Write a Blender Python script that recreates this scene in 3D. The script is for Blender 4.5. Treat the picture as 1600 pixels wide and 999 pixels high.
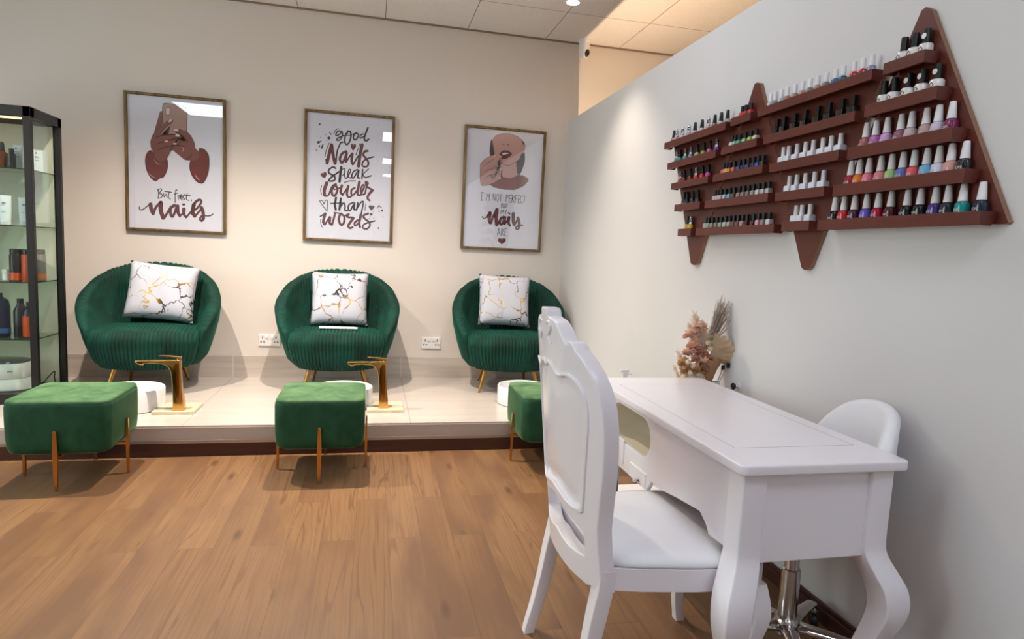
import bpy, bmesh, math, random
from math import sin, cos, pi, radians, sqrt
from mathutils import Vector, Matrix
random.seed(7)
for o in list(bpy.data.objects): bpy.data.objects.remove(o)
SC = bpy.context.scene
COL = SC.collection

# ------------------------------------------------------------------ camera
F_PX, CAM_H = 980.0, 1.30
M = ((0.9747972, -0.2179788, 0.0474939), (0.0230667, -0.1132687, -0.9932966), (0.2218971, 0.9693583, -0.1053859))   # right, down, forward
def _orth():
    r, d, f = [Vector(v) for v in M]
    f.normalize(); r = (r - f*r.dot(f)).normalized(); d = f.cross(r)
    return r, d, f
R_, D_, F_ = _orth()
CAMPOS = Vector((0, 0, CAM_H))
cam = bpy.data.cameras.new('camera'); camo = bpy.data.objects.new('camera', cam); COL.objects.link(camo)
mat = Matrix((( R_.x, -D_.x, -F_.x), (R_.y, -D_.y, -F_.y), (R_.z, -D_.z, -F_.z))).to_4x4()
mat.translation = CAMPOS; camo.matrix_world = mat
cam.sensor_fit = 'HORIZONTAL'; cam.sensor_width = 36; cam.lens = 36*F_PX/1600; cam.clip_start = 0.02
SC.camera = camo
def ray(px, py): return R_*((px-800)/F_PX) + D_*((py-499.5)/F_PX) + F_
def on_y(px, py, Y): d = ray(px, py); return CAMPOS + d*(Y/d.y)
def on_x(px, py, X): d = ray(px, py); return CAMPOS + d*(X/d.x)
def on_z(px, py, Z): d = ray(px, py); return CAMPOS + d*((Z-CAM_H)/d.z)

# ------------------------------------------------------------------ view
SC.view_settings.view_transform = 'Standard'; SC.view_settings.look = 'None'
SC.view_settings.gamma = 1; SC.view_settings.use_curve_mapping = False
SC.view_settings.exposure = 0.17
SC.cycles.use_denoising = True
SC.cycles.max_bounces = 10; SC.cycles.diffuse_bounces = 6; SC.cycles.glossy_bounces = 5
SC.cycles.transmission_bounces = 10; SC.cycles.transparent_max_bounces = 12
SC.cycles.sample_clamp_indirect = 6; SC.cycles.caustics_reflective = False; SC.cycles.caustics_refractive = False
W = bpy.data.worlds.new('world'); SC.world = W; W.use_nodes = True
W.node_tree.nodes['Background'].inputs[0].default_value = (0.75, 0.87, 1, 1)
W.node_tree.nodes['Background'].inputs[1].default_value = 0.4

# ------------------------------------------------------------------ light levels (the lamps themselves are built further down)
WARM = (1.0, 0.86, 0.735); PANEL = (0.93, 0.96, 1.0)
SPOT_POWER = 270; PANEL_STRENGTH = 6.5; STRIP_POWER = 31; ADDED_WINDOW_POWER = 115

def area_light(name, loc, rot, sx, sy, power, color):
    l = bpy.data.lights.new(name, 'AREA'); l.shape = 'RECTANGLE'; l.size = sx; l.size_y = sy; l.energy = power; l.color = color
    o = bpy.data.objects.new(name, l); COL.objects.link(o); o.location = loc; o.rotation_euler = rot
    return o

# ------------------------------------------------------------------ room dimensions
YB, XW, ZC = 5.399, 1.6585, 3.13          # back wall, partition face, ceiling
ZP, YP = 0.189, 3.965                     # platform top, platform front
PT, PZ = 0.085, 2.465                     # partition thickness, height
X0, X1, Y0 = -4.6, 4.2, -7.0

# ------------------------------------------------------------------ materials
def lin(h):
    if isinstance(h, str):
        h = h.lstrip('#'); c = [int(h[i:i+2], 16)/255 for i in (0, 2, 4)]
    else: c = h
    return tuple((v/12.92 if v <= .04045 else ((v+.055)/1.055)**2.4) for v in c) + (1,)
MC = {}
def mat(name, col, rough=.5, metal=0, spec=.5, trans=0, ior=1.45, coat=0, sheen=0, noise=None, bump=None, emit=None):
    if name in MC: return MC[name]
    m = bpy.data.materials.new(name); m.use_nodes = True
    nt = m.node_tree; b = nt.nodes['Principled BSDF']
    c = lin(col)
    b.inputs['Base Color'].default_value = c; b.inputs['Roughness'].default_value = rough; b.inputs['Metallic'].default_value = metal
    b.inputs['Specular IOR Level'].default_value = spec; b.inputs['Transmission Weight'].default_value = trans; b.inputs['IOR'].default_value = ior
    b.inputs['Coat Weight'].default_value = coat; b.inputs['Coat Roughness'].default_value = .05
    b.inputs['Sheen Weight'].default_value = sheen
    if emit: b.inputs['Emission Color'].default_value = lin(emit[0]); b.inputs['Emission Strength'].default_value = emit[1]
    tc = None
    def coords(scale):
        t = nt.nodes.new('ShaderNodeTexCoord'); mp = nt.nodes.new('ShaderNodeMapping')
        mp.inputs['Scale'].default_value = scale if hasattr(scale, '__len__') else (scale,)*3
        nt.links.new(t.outputs['Object'], mp.inputs[0]); return mp.outputs[0]
    if noise:   # (scale, amount, detail): a gentle colour variation that belongs to the material
        n = nt.nodes.new('ShaderNodeTexNoise'); n.inputs['Scale'].default_value = 1; n.inputs['Detail'].default_value = noise[2] if len(noise) > 2 else 4
        nt.links.new(coords(noise[0]), n.inputs['Vector'])
        r = nt.nodes.new('ShaderNodeValToRGB'); a = noise[1]
        r.color_ramp.elements[0].position = .3; r.color_ramp.elements[1].position = .7
        r.color_ramp.elements[0].color = tuple(max(0, v*(1-a)) for v in c[:3])+(1,); r.color_ramp.elements[1].color = tuple(min(1, v*(1+a)) for v in c[:3])+(1,)
        nt.links.new(n.outputs[0], r.inputs[0]); nt.links.new(r.outputs[0], b.inputs['Base Color'])
    if bump:
        n = nt.nodes.new('ShaderNodeTexNoise'); n.inputs['Scale'].default_value = 1; n.inputs['Detail'].default_value = 3
        nt.links.new(coords(bump[0]), n.inputs['Vector'])
        bp = nt.nodes.new('ShaderNodeBump'); bp.inputs['Strength'].default_value = bump[1]; bp.inputs['Distance'].default_value = bump[2]
        nt.links.new(n.outputs[0], bp.inputs['Height']); nt.links.new(bp.outputs[0], b.inputs['Normal'])
    MC[name] = m; return m

class NB:      # tiny node builder
    def __init__(s, name):
        s.m = bpy.data.materials.new(name); s.m.use_nodes = True; s.nt = s.m.node_tree; s.b = s.nt.nodes['Principled BSDF']; MC[name] = s.m
    def n(s, t, **k):
        x = s.nt.nodes.new('ShaderNode'+t)
        for a, v in k.items(): setattr(x, a, v)
        return x
    def l(s, a, b): s.nt.links.new(a, b)
    def math(s, op, a, b=None):
        x = s.n('Math', operation=op)
        for i, v in enumerate((a, b)):
            if v is None: continue
            if hasattr(v, 'is_output'): s.l(v, x.inputs[i])
            else: x.inputs[i].default_value = v
        return x.outputs[0]
    def mix(s, f, a, b, blend='MIX'):
        x = s.n('Mix', data_type='RGBA', blend_type=blend)
        for i, v in ((0, f), (6, a), (7, b)):
            if hasattr(v, 'is_output'): s.l(v, x.inputs[i])
            else: x.inputs[i].default_value = v
        return x.outputs[2]
    def ramp(s, f, *stops):
        r = s.n('ValToRGB'); e = r.color_ramp.elements
        while len(e) < len(stops): e.new(.5)
        for i, (p, c) in enumerate(stops): e[i].position = p; e[i].color = c
        s.l(f, r.inputs[0]); return r.outputs[0]
    def obj(s, scale=(1, 1, 1), rot=(0, 0, 0), loc=(0, 0, 0)):
        t = s.n('TexCoord'); m = s.n('Mapping'); m.inputs['Scale'].default_value = scale; m.inputs['Rotation'].default_value = rot; m.inputs['Location'].default_value = loc
        s.l(t.outputs['Object'], m.inputs[0]); return m.outputs[0]
    def noise(s, v, scale=1, detail=4, rough=.5, dist=0):
        x = s.n('TexNoise'); x.inputs['Scale'].default_value = scale; x.inputs['Detail'].default_value = detail; x.inputs['Roughness'].default_value = rough; x.inputs['Distortion'].default_value = dist
        s.l(v, x.inputs['Vector']); return x.outputs[0]
    def bump(s, h, strength=.3, dist=.002):
        x = s.n('Bump'); x.inputs['Strength'].default_value = strength; x.inputs['Distance'].default_value = dist
        s.l(h, x.inputs['Height']); s.l(x.outputs[0], s.b.inputs['Normal'])

def oak_floor():
    k = NB('oak_floor')
    v = k.obj(rot=(0, 0, pi/2), loc=(0.3, .04, 0))
    br = k.n('TexBrick'); br.offset = .37; br.offset_frequency = 2; br.squash = 1
    br.inputs['Scale'].default_value = 1; br.inputs['Mortar Size'].default_value = .0012; br.inputs['Mortar Smooth'].default_value = .1; br.inputs['Bias'].default_value = 0
    br.inputs['Brick Width'].default_value = 1.22; br.inputs['Row Height'].default_value = .145
    br.inputs['Color1'].default_value = (0, 0, 0, 1); br.inputs['Color2'].default_value = (1, 1, 1, 1); br.inputs['Mortar'].default_value = (.5, .5, .5, 1)
    k.l(v, br.inputs['Vector'])
    tone = br.outputs['Color']
    # shift the grain plank by plank
    sep = k.n('SeparateXYZ'); t = k.n('TexCoord'); k.l(t.outputs['Object'], sep.inputs[0])
    off = k.math('MULTIPLY', tone, 7.3)
    cmb = k.n('CombineXYZ'); k.l(k.math('ADD', sep.outputs[0], off), cmb.inputs[0]); k.l(k.math('ADD', sep.outputs[1], off), cmb.inputs[1]); k.l(off, cmb.inputs[2])
    m1 = k.n('Mapping'); m1.inputs['Scale'].default_value = (7, .42, 1); k.l(cmb.outputs[0], m1.inputs[0])
    big = k.noise(m1.outputs[0], 1, 3, .5, .5)                        # cathedral shapes
    rings = k.math('SINE', k.math('MULTIPLY', big, 60.0))
    m2 = k.n('Mapping'); m2.inputs['Scale'].default_value = (130, 2.2, 1); k.l(cmb.outputs[0], m2.inputs[0])
    fine = k.noise(m2.outputs[0], 1, 4, .6)
    m3 = k.n('Mapping'); m3.inputs['Scale'].default_value = (4.5, 1.1, 1); k.l(cmb.outputs[0], m3.inputs[0])
    blot = k.noise(m3.outputs[0], 1, 3, .5)
    base = k.ramp(tone, (0, lin('#83613f')), (.5, lin('#896644')), (1, lin('#8f6c49')))
    base = k.mix(k.ramp(blot, (.36, (.8,)*3+(1,)), (.56, (0, 0, 0, 1))), base, lin('#6b4c35'))
    g = k.ramp(rings, (0.0, (0, 0, 0, 1)), (.78, (0, 0, 0, 1)), (1, (.6, .6, .6, 1)))
    mask = k.ramp(blot, (.46, (0, 0, 0, 1)), (.60, (1, 1, 1, 1)))
    base = k.mix(k.math('MULTIPLY', g, mask), base, lin('#5f3f29'))
    base = k.mix(k.ramp(fine, (.35, (.42, .42, .42, 1)), (.6, (0, 0, 0, 1))), base, lin('#6c4d32'))
    # knots
    m4 = k.n('Mapping'); m4.inputs['Scale'].default_value = (5.5, 1.6, 1); k.l(cmb.outputs[0], m4.inputs[0])
    kn = k.n('TexVoronoi'); kn.inputs['Scale'].default_value = 1; k.l(m4.outputs[0], kn.inputs['Vector'])
    base = k.mix(k.ramp(kn.outputs['Distance'], (.03, (.75,)*3+(1,)), (.13, (0, 0, 0, 1))), base, lin('#4f3424'))
    base = k.mix(k.math('MULTIPLY', br.outputs['Fac'], .45), base, lin('#4a3020'))
    k.l(base, k.b.inputs['Base Color'])
    k.b.inputs['Roughness'].default_value = .42; k.b.inputs['Specular IOR Level'].default_value = .45
    k.bump(fine, .12, .001)
    return k.m

def stone_tile(name, c1, c2, joint, x_first, pitch, axis=0, rough=.25, grout='#a59a8e'):
    k = NB(name)
    v = k.obj(scale=(1.2, 14, 14))
    n1 = k.noise(v, 1, 6, .6, .4)
    base = k.ramp(n1, (.35, lin(c1)), (.65, lin(c2)))
    t = k.n('TexCoord'); sep = k.n('SeparateXYZ'); k.l(t.outputs['Object'], sep.inputs[0])
    fr = k.math('FRACT', k.math('DIVIDE', k.math('SUBTRACT', sep.outputs[axis], x_first - 50*pitch), pitch))
    j = k.math('LESS_THAN', fr, joint/pitch)
    base = k.mix(j, base, lin(grout))
    k.l(base, k.b.inputs['Base Color']); k.b.inputs['Roughness'].default_value = rough
    return k.m

def ceiling_mat():
    k = NB('ceiling_tile')
    t = k.n('TexCoord'); sep = k.n('SeparateXYZ'); k.l(t.outputs['Object'], sep.inputs[0])
    def line(out, first, pitch):
        fr = k.math('FRACT', k.math('DIVIDE', k.math('SUBTRACT', out, first - 40*pitch), pitch)); return k.math('LESS_THAN', fr, .006/pitch)
    j = k.math('MAXIMUM', line(sep.outputs[0], .742-.003, .67), line(sep.outputs[1], 4.77-.003, .67))
    n = k.noise(k.obj(scale=(60, 60, 60)), 1, 3)
    base = k.ramp(n, (.3, lin('#e4e0dd')), (.7, lin('#ece9e6')))
    k.l(k.mix(j, base, lin('#7d736c')), k.b.inputs['Base Color']); k.b.inputs['Roughness'].default_value = .85
    return k.m

def velvet(name, dark, light, nscale, rib=False):
    k = NB(name)
    v = k.obj(scale=(nscale,)*3)
    n1 = k.noise(v, 1, 4, .6, .6)
    base = k.ramp(n1, (.35, lin(dark)), (.68, lin(light)))
    k.l(base, k.b.inputs['Base Color']); k.b.inputs['Roughness'].default_value = .75; k.b.inputs['Specular IOR Level'].default_value = .25
    k.b.inputs['Sheen Weight'].default_value = .35 if rib else .5; k.b.inputs['Sheen Roughness'].default_value = .35 if rib else .25
    k.b.inputs['Sheen Tint'].default_value = lin('#bdf2a6' if not rib else '#2f9a7c')
    return k.m

def marble_cloth(name, seed):
    k = NB(name)
    w = k.noise(k.obj(scale=(7, 7, 7), loc=(seed, seed*.7, 0)), 1, 4, .6)
    t = k.n('TexCoord'); mp = k.n('Mapping'); mp.inputs['Location'].default_value = (seed*3.1, seed*1.7, 0); k.l(t.outputs['Object'], mp.inputs[0])
    vm = k.n('VectorMath', operation='MULTIPLY_ADD')
    nn = k.n('TexNoise'); nn.inputs['Scale'].default_value = 9; nn.inputs['Detail'].default_value = 5; k.l(mp.outputs[0], nn.inputs['Vector'])
    k.l(nn.outputs['Color'], vm.inputs[0]); vm.inputs[1].default_value = (.16, .16, .16); k.l(mp.outputs[0], vm.inputs[2])
    vo = k.n('TexVoronoi', feature='DISTANCE_TO_EDGE'); vo.inputs['Scale'].default_value = 8.5; k.l(vm.outputs[0], vo.inputs['Vector'])
    wid = k.math('MULTIPLY', k.math('SUBTRACT', w, .36), .16)
    vein = k.math('LESS_THAN', vo.outputs['Distance'], wid)
    sel = k.noise(k.obj(scale=(5, 5, 5), loc=(seed*5, 0, 0)), 1, 2)
    vc = k.ramp(sel, (.42, lin('#3d3733')), (.5, lin('#8a6a35')), (.6, lin('#d9b563')))
    k.l(k.mix(vein, lin('#b6b9c4'), vc), k.b.inputs['Base Color'])
    k.l(k.math('MULTIPLY', vein, .75), k.b.inputs['Metallic'])
    k.l(k.math('SUBTRACT', .8, k.math('MULTIPLY', vein, .45)), k.b.inputs['Roughness'])
    return k.m

def wall_paint(name, col, amt=.02):
    return mat(name, col, .62, spec=.3, noise=((1.3, 1.3, 1.3), amt, 3), bump=((160,)*3, .04, .001))

def glass_mat(name, tint, refl=1.0):
    # clear pane: straight-through light plus a real Fresnel reflection
    k = NB(name)
    nt = k.nt; nt.nodes.remove(k.b)
    out = nt.nodes['Material Output']
    tr = k.n('BsdfTransparent'); tr.inputs[0].default_value = lin(tint)
    gl = k.n('BsdfGlossy'); gl.inputs['Roughness'].default_value = .0; gl.inputs[0].default_value = (1, 1, 1, 1)
    ge = k.n('NewGeometry'); dt = k.n('VectorMath', operation='DOT_PRODUCT'); k.l(ge.outputs['Normal'], dt.inputs[0]); k.l(ge.outputs['Incoming'], dt.inputs[1])
    fr = k.math('ADD', .04, k.math('MULTIPLY', .96, k.math('POWER', k.math('SUBTRACT', 1.0, k.math('ABSOLUTE', dt.outputs['Value'])), 5.0)))
    mx = k.n('MixShader'); k.l(k.math('MULTIPLY', fr, refl), mx.inputs[0]); k.l(tr.outputs[0], mx.inputs[1]); k.l(gl.outputs[0], mx.inputs[2])
    k.l(mx.outputs[0], out.inputs[0])
    return k.m

M_FLOOR = oak_floor()
M_TILE = stone_tile('platform_tile', '#c2b9b0', '#cac1b8', .004, -1.072, 1.345, 0, .22)
M_RISER = stone_tile('riser_tile', '#bdb2a8', '#cac0b6', .0, -1.072, 1.345, 0, .3)
M_SKIRT = stone_tile('skirting_tile', '#b7aca2', '#cdc4ba', .005, -1.072, 1.345, 0, .3, '#e3ddd6')
M_CEIL = ceiling_mat()
M_WALLB = wall_paint('wall_cream_paint', '#dad2ca')
M_WALLR = wall_paint('wall_grey_paint', '#d4d2d0')
M_WALLN = wall_paint('wall_next_room', '#e2d6c4')
M_BROWN = mat('brown_skirting_wood', '#4b2c22', .4, noise=((3, 3, 30), .2))
M_CHROME = mat('chrome', '#d5d3d2', .12, 1)
M_STEEL = mat('brushed_aluminium', '#b9b5b2', .32, 1)
M_GOLD = mat('polished_gold', '#d2a45c', .18, 1)
M_GOLDLEG = mat('brushed_gold', '#c58f4d', .3, 1)
M_BRONZE = mat('antique_gold_wood', '#7d6644', .45, .55, noise=((40, 40, 6), .45, 6))
M_GREEN = velvet('emerald_ribbed_velvet', '#02291f', '#053d32', 5, True)
M_STOOL_LIT = velvet('green_velvet_spotlit_top', '#385c3a', '#5f8059', 9)  # lighter than the sides: the spotlight on the tops is put into the colour
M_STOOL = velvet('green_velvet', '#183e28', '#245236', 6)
M_WHITE = mat('white_lacquer', '#ebe9ed', .28, coat=.3)
M_WSEAT = mat('white_leatherette', '#e4e6e8', .45, bump=((220,)*3, .06, .001))
M_CERAM = mat('white_ceramic', '#ecebec', .18, coat=.4)
M_PLAST = mat('white_plastic', '#e6e6e6', .35)
M_BLACK = mat('black_wood', '#151210', .4)
M_BLKP = mat('black_plastic', '#17171a', .25)
M_DARK = mat('dark_hole', '#0c0c0c', .6)
M_RACK = mat('mahogany_rack_paint', '#5e2a20', .38, noise=((3, 6, 25), .12))
M_RAW = mat('raw_board_edge', '#94705a', .6, noise=((20,)*3, .12))
M_MARBLE = mat('cream_marble', '#ddd0b2', .25, noise=((18, 30, 30), .12))
M_GLASS = glass_mat('clear_glass', '#f6fbf8', 1.0)
M_SHELFG = glass_mat('shelf_glass', '#d5e5dc', 1.0)
M_SHELFE = mat('glass_edge', '#26352e', .2)
M_PICG = glass_mat('picture_glass', '#ffffff', 1.6)
M_PAPER = mat('poster_paper', '#e2e6f4', .6)
M_PANEL = mat('led_panel', '#ffffff', .5, emit=('#e4ecff', PANEL_STRENGTH)); M_PANEL2 = mat('led_panel_bright', '#ffffff', .5, emit=('#e4ecff', PANEL_STRENGTH*1.2))
M_LEDRIM = mat('panel_rim', '#e8e8e8', .5)

# ------------------------------------------------------------------ mesh helpers
def link(o, parent=None):
    COL.objects.link(o)
    if parent: o.parent = parent
    return o
def obj(name, bm, material, parent=None, loc=None, smooth=False, auto=None):
    me = bpy.data.meshes.new(name); bmesh.ops.recalc_face_normals(bm, faces=bm.faces[:])
    bm.to_mesh(me); bm.free()
    for m in (material if isinstance(material, (list, tuple)) else [material]): me.materials.append(m)
    if smooth or auto is not None:
        me.polygons.foreach_set('use_smooth', [True]*len(me.polygons))
        if auto is not None:
            me.set_sharp_from_angle(angle=radians(auto))
    o = bpy.data.objects.new(name, me); link(o, parent)
    if loc is not None: o.location = loc
    return o
def tag(o, label=None, cat=None, group=None, kind=None):
    if label: o['label'] = label
    if cat: o['category'] = cat
    if group: o['group'] = group
    if kind: o['kind'] = kind
    return o
def empty(name, loc=(0, 0, 0), rz=0):
    o = bpy.data.objects.new(name, None); link(o); o.location = loc; o.rotation_euler = (0, 0, rz); o.empty_display_size = .05; return o
def copy_tree(o, parent=None):
    c = o.copy(); link(c)
    if parent: c.parent = parent
    for ch in list(o.children): copy_tree(ch, c)
    return c
def box(bm, x0, x1, y0, y1, z0, z1, bev=0, seg=2, mi=0):
    b2 = bmesh.new(); bmesh.ops.create_cube(b2, size=1)
    for v in b2.verts: v.co = Vector(((x0+x1)/2+v.co.x*(x1-x0), (y0+y1)/2+v.co.y*(y1-y0), (z0+z1)/2+v.co.z*(z1-z0)))
    if bev: bmesh.ops.bevel(b2, geom=b2.edges[:]+b2.verts[:], offset=bev, segments=seg, profile=.5, affect='EDGES')
    return merge(bm, b2, mi)
def merge(bm, b2, mi=0, mtx=None):
    vm = {}
    for v in b2.verts: vm[v] = bm.verts.new(mtx @ v.co if mtx else v.co)
    for f in b2.faces:
        try:
            nf = bm.faces.new([vm[v] for v in f.verts]); nf.material_index = mi or f.material_index; nf.smooth = f.smooth
        except ValueError: pass
    b2.free(); return bm
def loft(bm, rings, caps=True, closed=True, mi=0):
    R = [[bm.verts.new(p) for p in r] for r in rings]; n = len(R[0])
    for a, b in zip(R, R[1:]):
        for i in range(n if closed else n-1):
            j = (i+1) % n
            f = bm.faces.new((a[i], a[j], b[j], b[i])); f.material_index = mi
    if caps and closed:
        for r in (R[0], R[-1]):
            try: f = bm.faces.new(r); f.material_index = mi
            except ValueError: pass
    return R
def circle(c, r, n=24, ax='z', r2=None):
    r2 = r2 or r; c = Vector(c); out = []
    for i in range(n):
        a = 2*pi*i/n; u, v = r*cos(a), r2*sin(a)
        out.append(c + (Vector((u, v, 0)) if ax == 'z' else Vector((u, 0, v)) if ax == 'y' else Vector((0, u, v))))
    return out
def lathe(bm, prof, n=24, c=(0, 0, 0), mi=0, caps=True):
    return loft(bm, [circle((c[0], c[1], c[2]+z), max(r, 1e-4), n) for r, z in prof], caps=caps, mi=mi)
def tube(bm, pts, r, n=10, mi=0):
    pts = [Vector(p) for p in pts]; rings = []
    up = Vector((0, 0, 1))
    for i, p in enumerate(pts):
        t = (pts[min(i+1, len(pts)-1)] - pts[max(i-1, 0)]).normalized()
        s = t.cross(up); s = s.normalized() if s.length > 1e-3 else Vector((1, 0, 0)); u = s.cross(t).normalized()
        rr = r[i] if hasattr(r, '__len__') else r
        rings.append([p + s*rr*cos(2*pi*k/n) + u*rr*sin(2*pi*k/n) for k in range(n)])
    return loft(bm, rings, mi=mi)
def crom(pts, per=6):
    P = [Vector(p) for p in pts]
    if len(P) < 3: return [P[0].lerp(P[-1], i/per) for i in range(per+1)]
    P = [2*P[0]-P[1]] + P + [2*P[-1]-P[-2]]; out = []
    for i in range(1, len(P)-2):
        a, b, c, d = P[i-1:i+3]
        for k in range(per):
            t = k/per
            out.append(.5*((2*b)+(c-a)*t+(2*a-5*b+4*c-d)*t*t+(3*b-a-3*c+d)*t**3))
    out.append(P[-2]); return out
def interp(x, xs, ys):
    if x <= xs[0]: return ys[0]
    for i in range(len(xs)-1):
        if x <= xs[i+1]:
            t = (x-xs[i])/(xs[i+1]-xs[i]); t = t*t*(3-2*t)*.35+t*.65; return ys[i]+(ys[i+1]-ys[i])*t
    return ys[-1]
def plate(loops, ext, bevel=0, res=2):
    """2-D loops (first the outline, then the holes) filled and thickened: x,y plane, z = -ext..ext; returns a bmesh"""
    cu = bpy.data.curves.new('tmp', 'CURVE'); cu.dimensions = '2D'; cu.fill_mode = 'BOTH'; cu.extrude = max(ext-bevel, 0); cu.bevel_depth = bevel; cu.bevel_resolution = res; cu.offset = -bevel
    for L in loops:
        s = cu.splines.new('POLY'); s.points.add(len(L)-1); s.use_cyclic_u = True
        for p, q in zip(s.points, L): p.co = (q[0], q[1], 0, 1)
    o = bpy.data.objects.new('tmp', cu); COL.objects.link(o)
    dg = bpy.context.evaluated_depsgraph_get(); me = bpy.data.meshes.new_from_object(o.evaluated_get(dg))
    bm = bmesh.new(); bm.from_mesh(me); bpy.data.objects.remove(o); bpy.data.curves.remove(cu); bpy.data.meshes.remove(me)
    bmesh.ops.remove_doubles(bm, verts=bm.verts[:], dist=1e-5)
    return bm
def text_mesh(s, size, ext=.0003):
    cu = bpy.data.curves.new('tmp', 'FONT'); cu.body = s; cu.size = size; cu.extrude = ext; cu.align_x = 'CENTER'; cu.align_y = 'CENTER'; cu.resolution_u = 2
    o = bpy.data.objects.new('tmp', cu); COL.objects.link(o)
    dg = bpy.context.evaluated_depsgraph_get(); me = bpy.data.meshes.new_from_object(o.evaluated_get(dg))
    bm = bmesh.new(); bm.from_mesh(me); bpy.data.objects.remove(o); bpy.data.curves.remove(cu); bpy.data.meshes.remove(me)
    return bm
def struct(name, bm, m, parent=None, **k):
    o = obj(name, bm, m, parent, **k)
    if not parent: o['kind'] = 'structure'
    return o
def boxobj(name, d, m, parent=None, bev=0, **k):
    bm = bmesh.new(); box(bm, *d, bev=bev); return obj(name, bm, m, parent, **k)
def sbox(name, d, m, bev=0):
    o = boxobj(name, d, m, None, bev); o['kind'] = 'structure'; return o

# ------------------------------------------------------------------ room shell
sbox('floor', (X0, X1, Y0, YB+.1, -.1, 0), M_FLOOR)
sbox('ceiling', (X0, X1, Y0, YB+.1, ZC, ZC+.1), M_CEIL)
sbox('wall_back', (X0, X1, YB, YB+.1, 0, ZC), M_WALLB)
bm = bmesh.new(); box(bm, X0-.1, X0, Y0, .7, 0, ZC); box(bm, X0-.1, X0, 3.5, YB, 0, ZC); box(bm, X0-.1, X0, .7, 3.5, 0, .5); box(bm, X0-.1, X0, .7, 3.5, 2.75, ZC); box(bm, X0-.1, X0, 2.06, 2.14, .5, 2.75)
struct('wall_left', bm, M_WALLB)
g = boxobj('added_window', (X0-.06, X0-.05, .7, 3.5, .5, 2.75), M_GLASS); g['kind'] = 'structure'  # unseen window, added so extra daylight can come in from the left
sbox('wall_right', (XW, XW+PT, -4.5, YB, 0, PZ), M_WALLR, .002)
sbox('wall_far_right', (X1, X1+.1, Y0, YB, 0, ZC), M_WALLN)
# shop front behind the camera: wall with a wide window opening
bm = bmesh.new(); box(bm, X0, X1, Y0-.1, Y0, 0, .1); box(bm, X0, X1, Y0-.1, Y0, 2.3, ZC)
for x0_, x1_ in ((X0, -1.42), (-1.1, -.33), (.05, X1)): box(bm, x0_, x1_, Y0-.1, Y0, .1, 2.3)
struct('wall_front', bm, M_WALLB)
g = boxobj('window_1', (-1.42, .05, Y0-.06, Y0-.05, .1, 2.3), M_GLASS); g['kind'] = 'structure'
area_light('added_daylight', (X0-.16, 2.1, 1.62), (0, radians(-90), 0), 2.2, 2.8, ADDED_WINDOW_POWER, (.86, .93, 1))  # area lamp outside the added left window, brightens ceiling and partition
# platform
sbox('platform', (X0, XW, YP, YB, .1, ZP), M_TILE, .002)
sbox('trim_1', (X0, XW, YP-.004, YP+.05, .1, ZP-.012), M_RISER)
sbox('trim_2', (X0, XW, YP-.008, YP+.05, .08, .1), M_STEEL, .001)
sbox('baseboard_platform', (X0, XW, YP-.002, YP+.05, 0, .08), M_BROWN)
sbox('baseboard_back', (X0, XW, YB-.012, YB, ZP, .366), M_SKIRT, .001)
bm = bmesh.new(); box(bm, XW-.016, XW, -4.5, YP-.004, 0, .055, .002); box(bm, XW-.011, XW, -4.5, YP-.004, .055, .074, .003)
struct('baseboard_right', bm, M_BROWN)
sbox('trim_3', (X0, X1, YB-.012, YB, ZC-.012, ZC), mat('wall_angle', '#8b7568', .6))

# ------------------------------------------------------------------ lamps
def led_panel(x, y, sx, sy, label):
    t = empty('ceiling_light', (x, y, ZC-.012)); tag(t, label, 'ceiling light', 'square ceiling panels')
    bm = bmesh.new()
    for a in ((-sx/2-.02, -sx/2, -sy/2-.02, sy/2+.02), (sx/2, sx/2+.02, -sy/2-.02, sy/2+.02), (-sx/2, sx/2, -sy/2-.02, -sy/2), (-sx/2, sx/2, sy/2, sy/2+.02)):
        box(bm, *a, -.003, .012)
    obj('frame', bm, M_LEDRIM, t)
    boxobj('diffuser', (-sx/2, sx/2, -sy/2, sy/2, 0, .01), M_PANEL2 if y > 2 else M_PANEL, t)
PANELS = [(.55, 2.9, .9, .6), (.75, -.15, 1.2, .9), (.8, -3.2, 1.2, .9), (.85, -5.9, 1.2, .6), (-2.2, .75, .95, .9), (-2.2, -2.4, .95, .9), (-2.2, -5.3, .95, .9)]
for i, p in enumerate(PANELS):
    led_panel(*p, 'lit white ceiling panel behind the viewer, ' + ['right row over the manicure table', 'right row nearest', 'right row middle', 'right row by the shopfront', 'left row nearest', 'left row middle', 'left row by the shopfront'][i])

def spotlight(x, y, zb, label, power=1.0, cone=132, blend=1.0):
    t = empty('spotlight', (x, y, zb)); tag(t, label, 'spotlight', 'ceiling spotlights over the platform')
    bm = bmesh.new(); lathe(bm, [(.05, ZC-zb-.025), (.05, ZC-zb)], 20); obj('mount', bm, M_PLAST, t)
    bm = bmesh.new(); lathe(bm, [(.009, .1), (.009, ZC-zb-.02)], 10); obj('stem', bm, M_PLAST, t)
    bm = bmesh.new(); lathe(bm, [(.026, .11), (.042, .10), (.045, -.0), (.040, -.0), (.038, .09)], 24, caps=False); obj('shade', bm, M_PLAST, t, auto=40)
    bm = bmesh.new(); lathe(bm, [(.001, -.012), (.02, -.008), (.034, .01), (.034, .02)], 20); b = obj('bulb', bm, mat('lamp_bulb', '#fff2dc', .4, emit=('#fff0d8', 60)), t, smooth=True)
    l = bpy.data.lights.new('spot_beam', 'SPOT'); l.energy = SPOT_POWER*power; l.color = WARM; l.spot_size = radians(cone); l.spot_blend = blend; l.shadow_soft_size = .02
    lo = bpy.data.objects.new('spot_beam', l); link(lo, t); lo.location = (0, 0, -.02)
spotlight(1.217, 4.01, 2.90, 'glowing spotlight hanging from ceiling near the security camera', .3, 92, 1.0)
spotlight(-.2, 4.0, 2.88, 'ceiling spotlight above the middle green ottoman')
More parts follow.
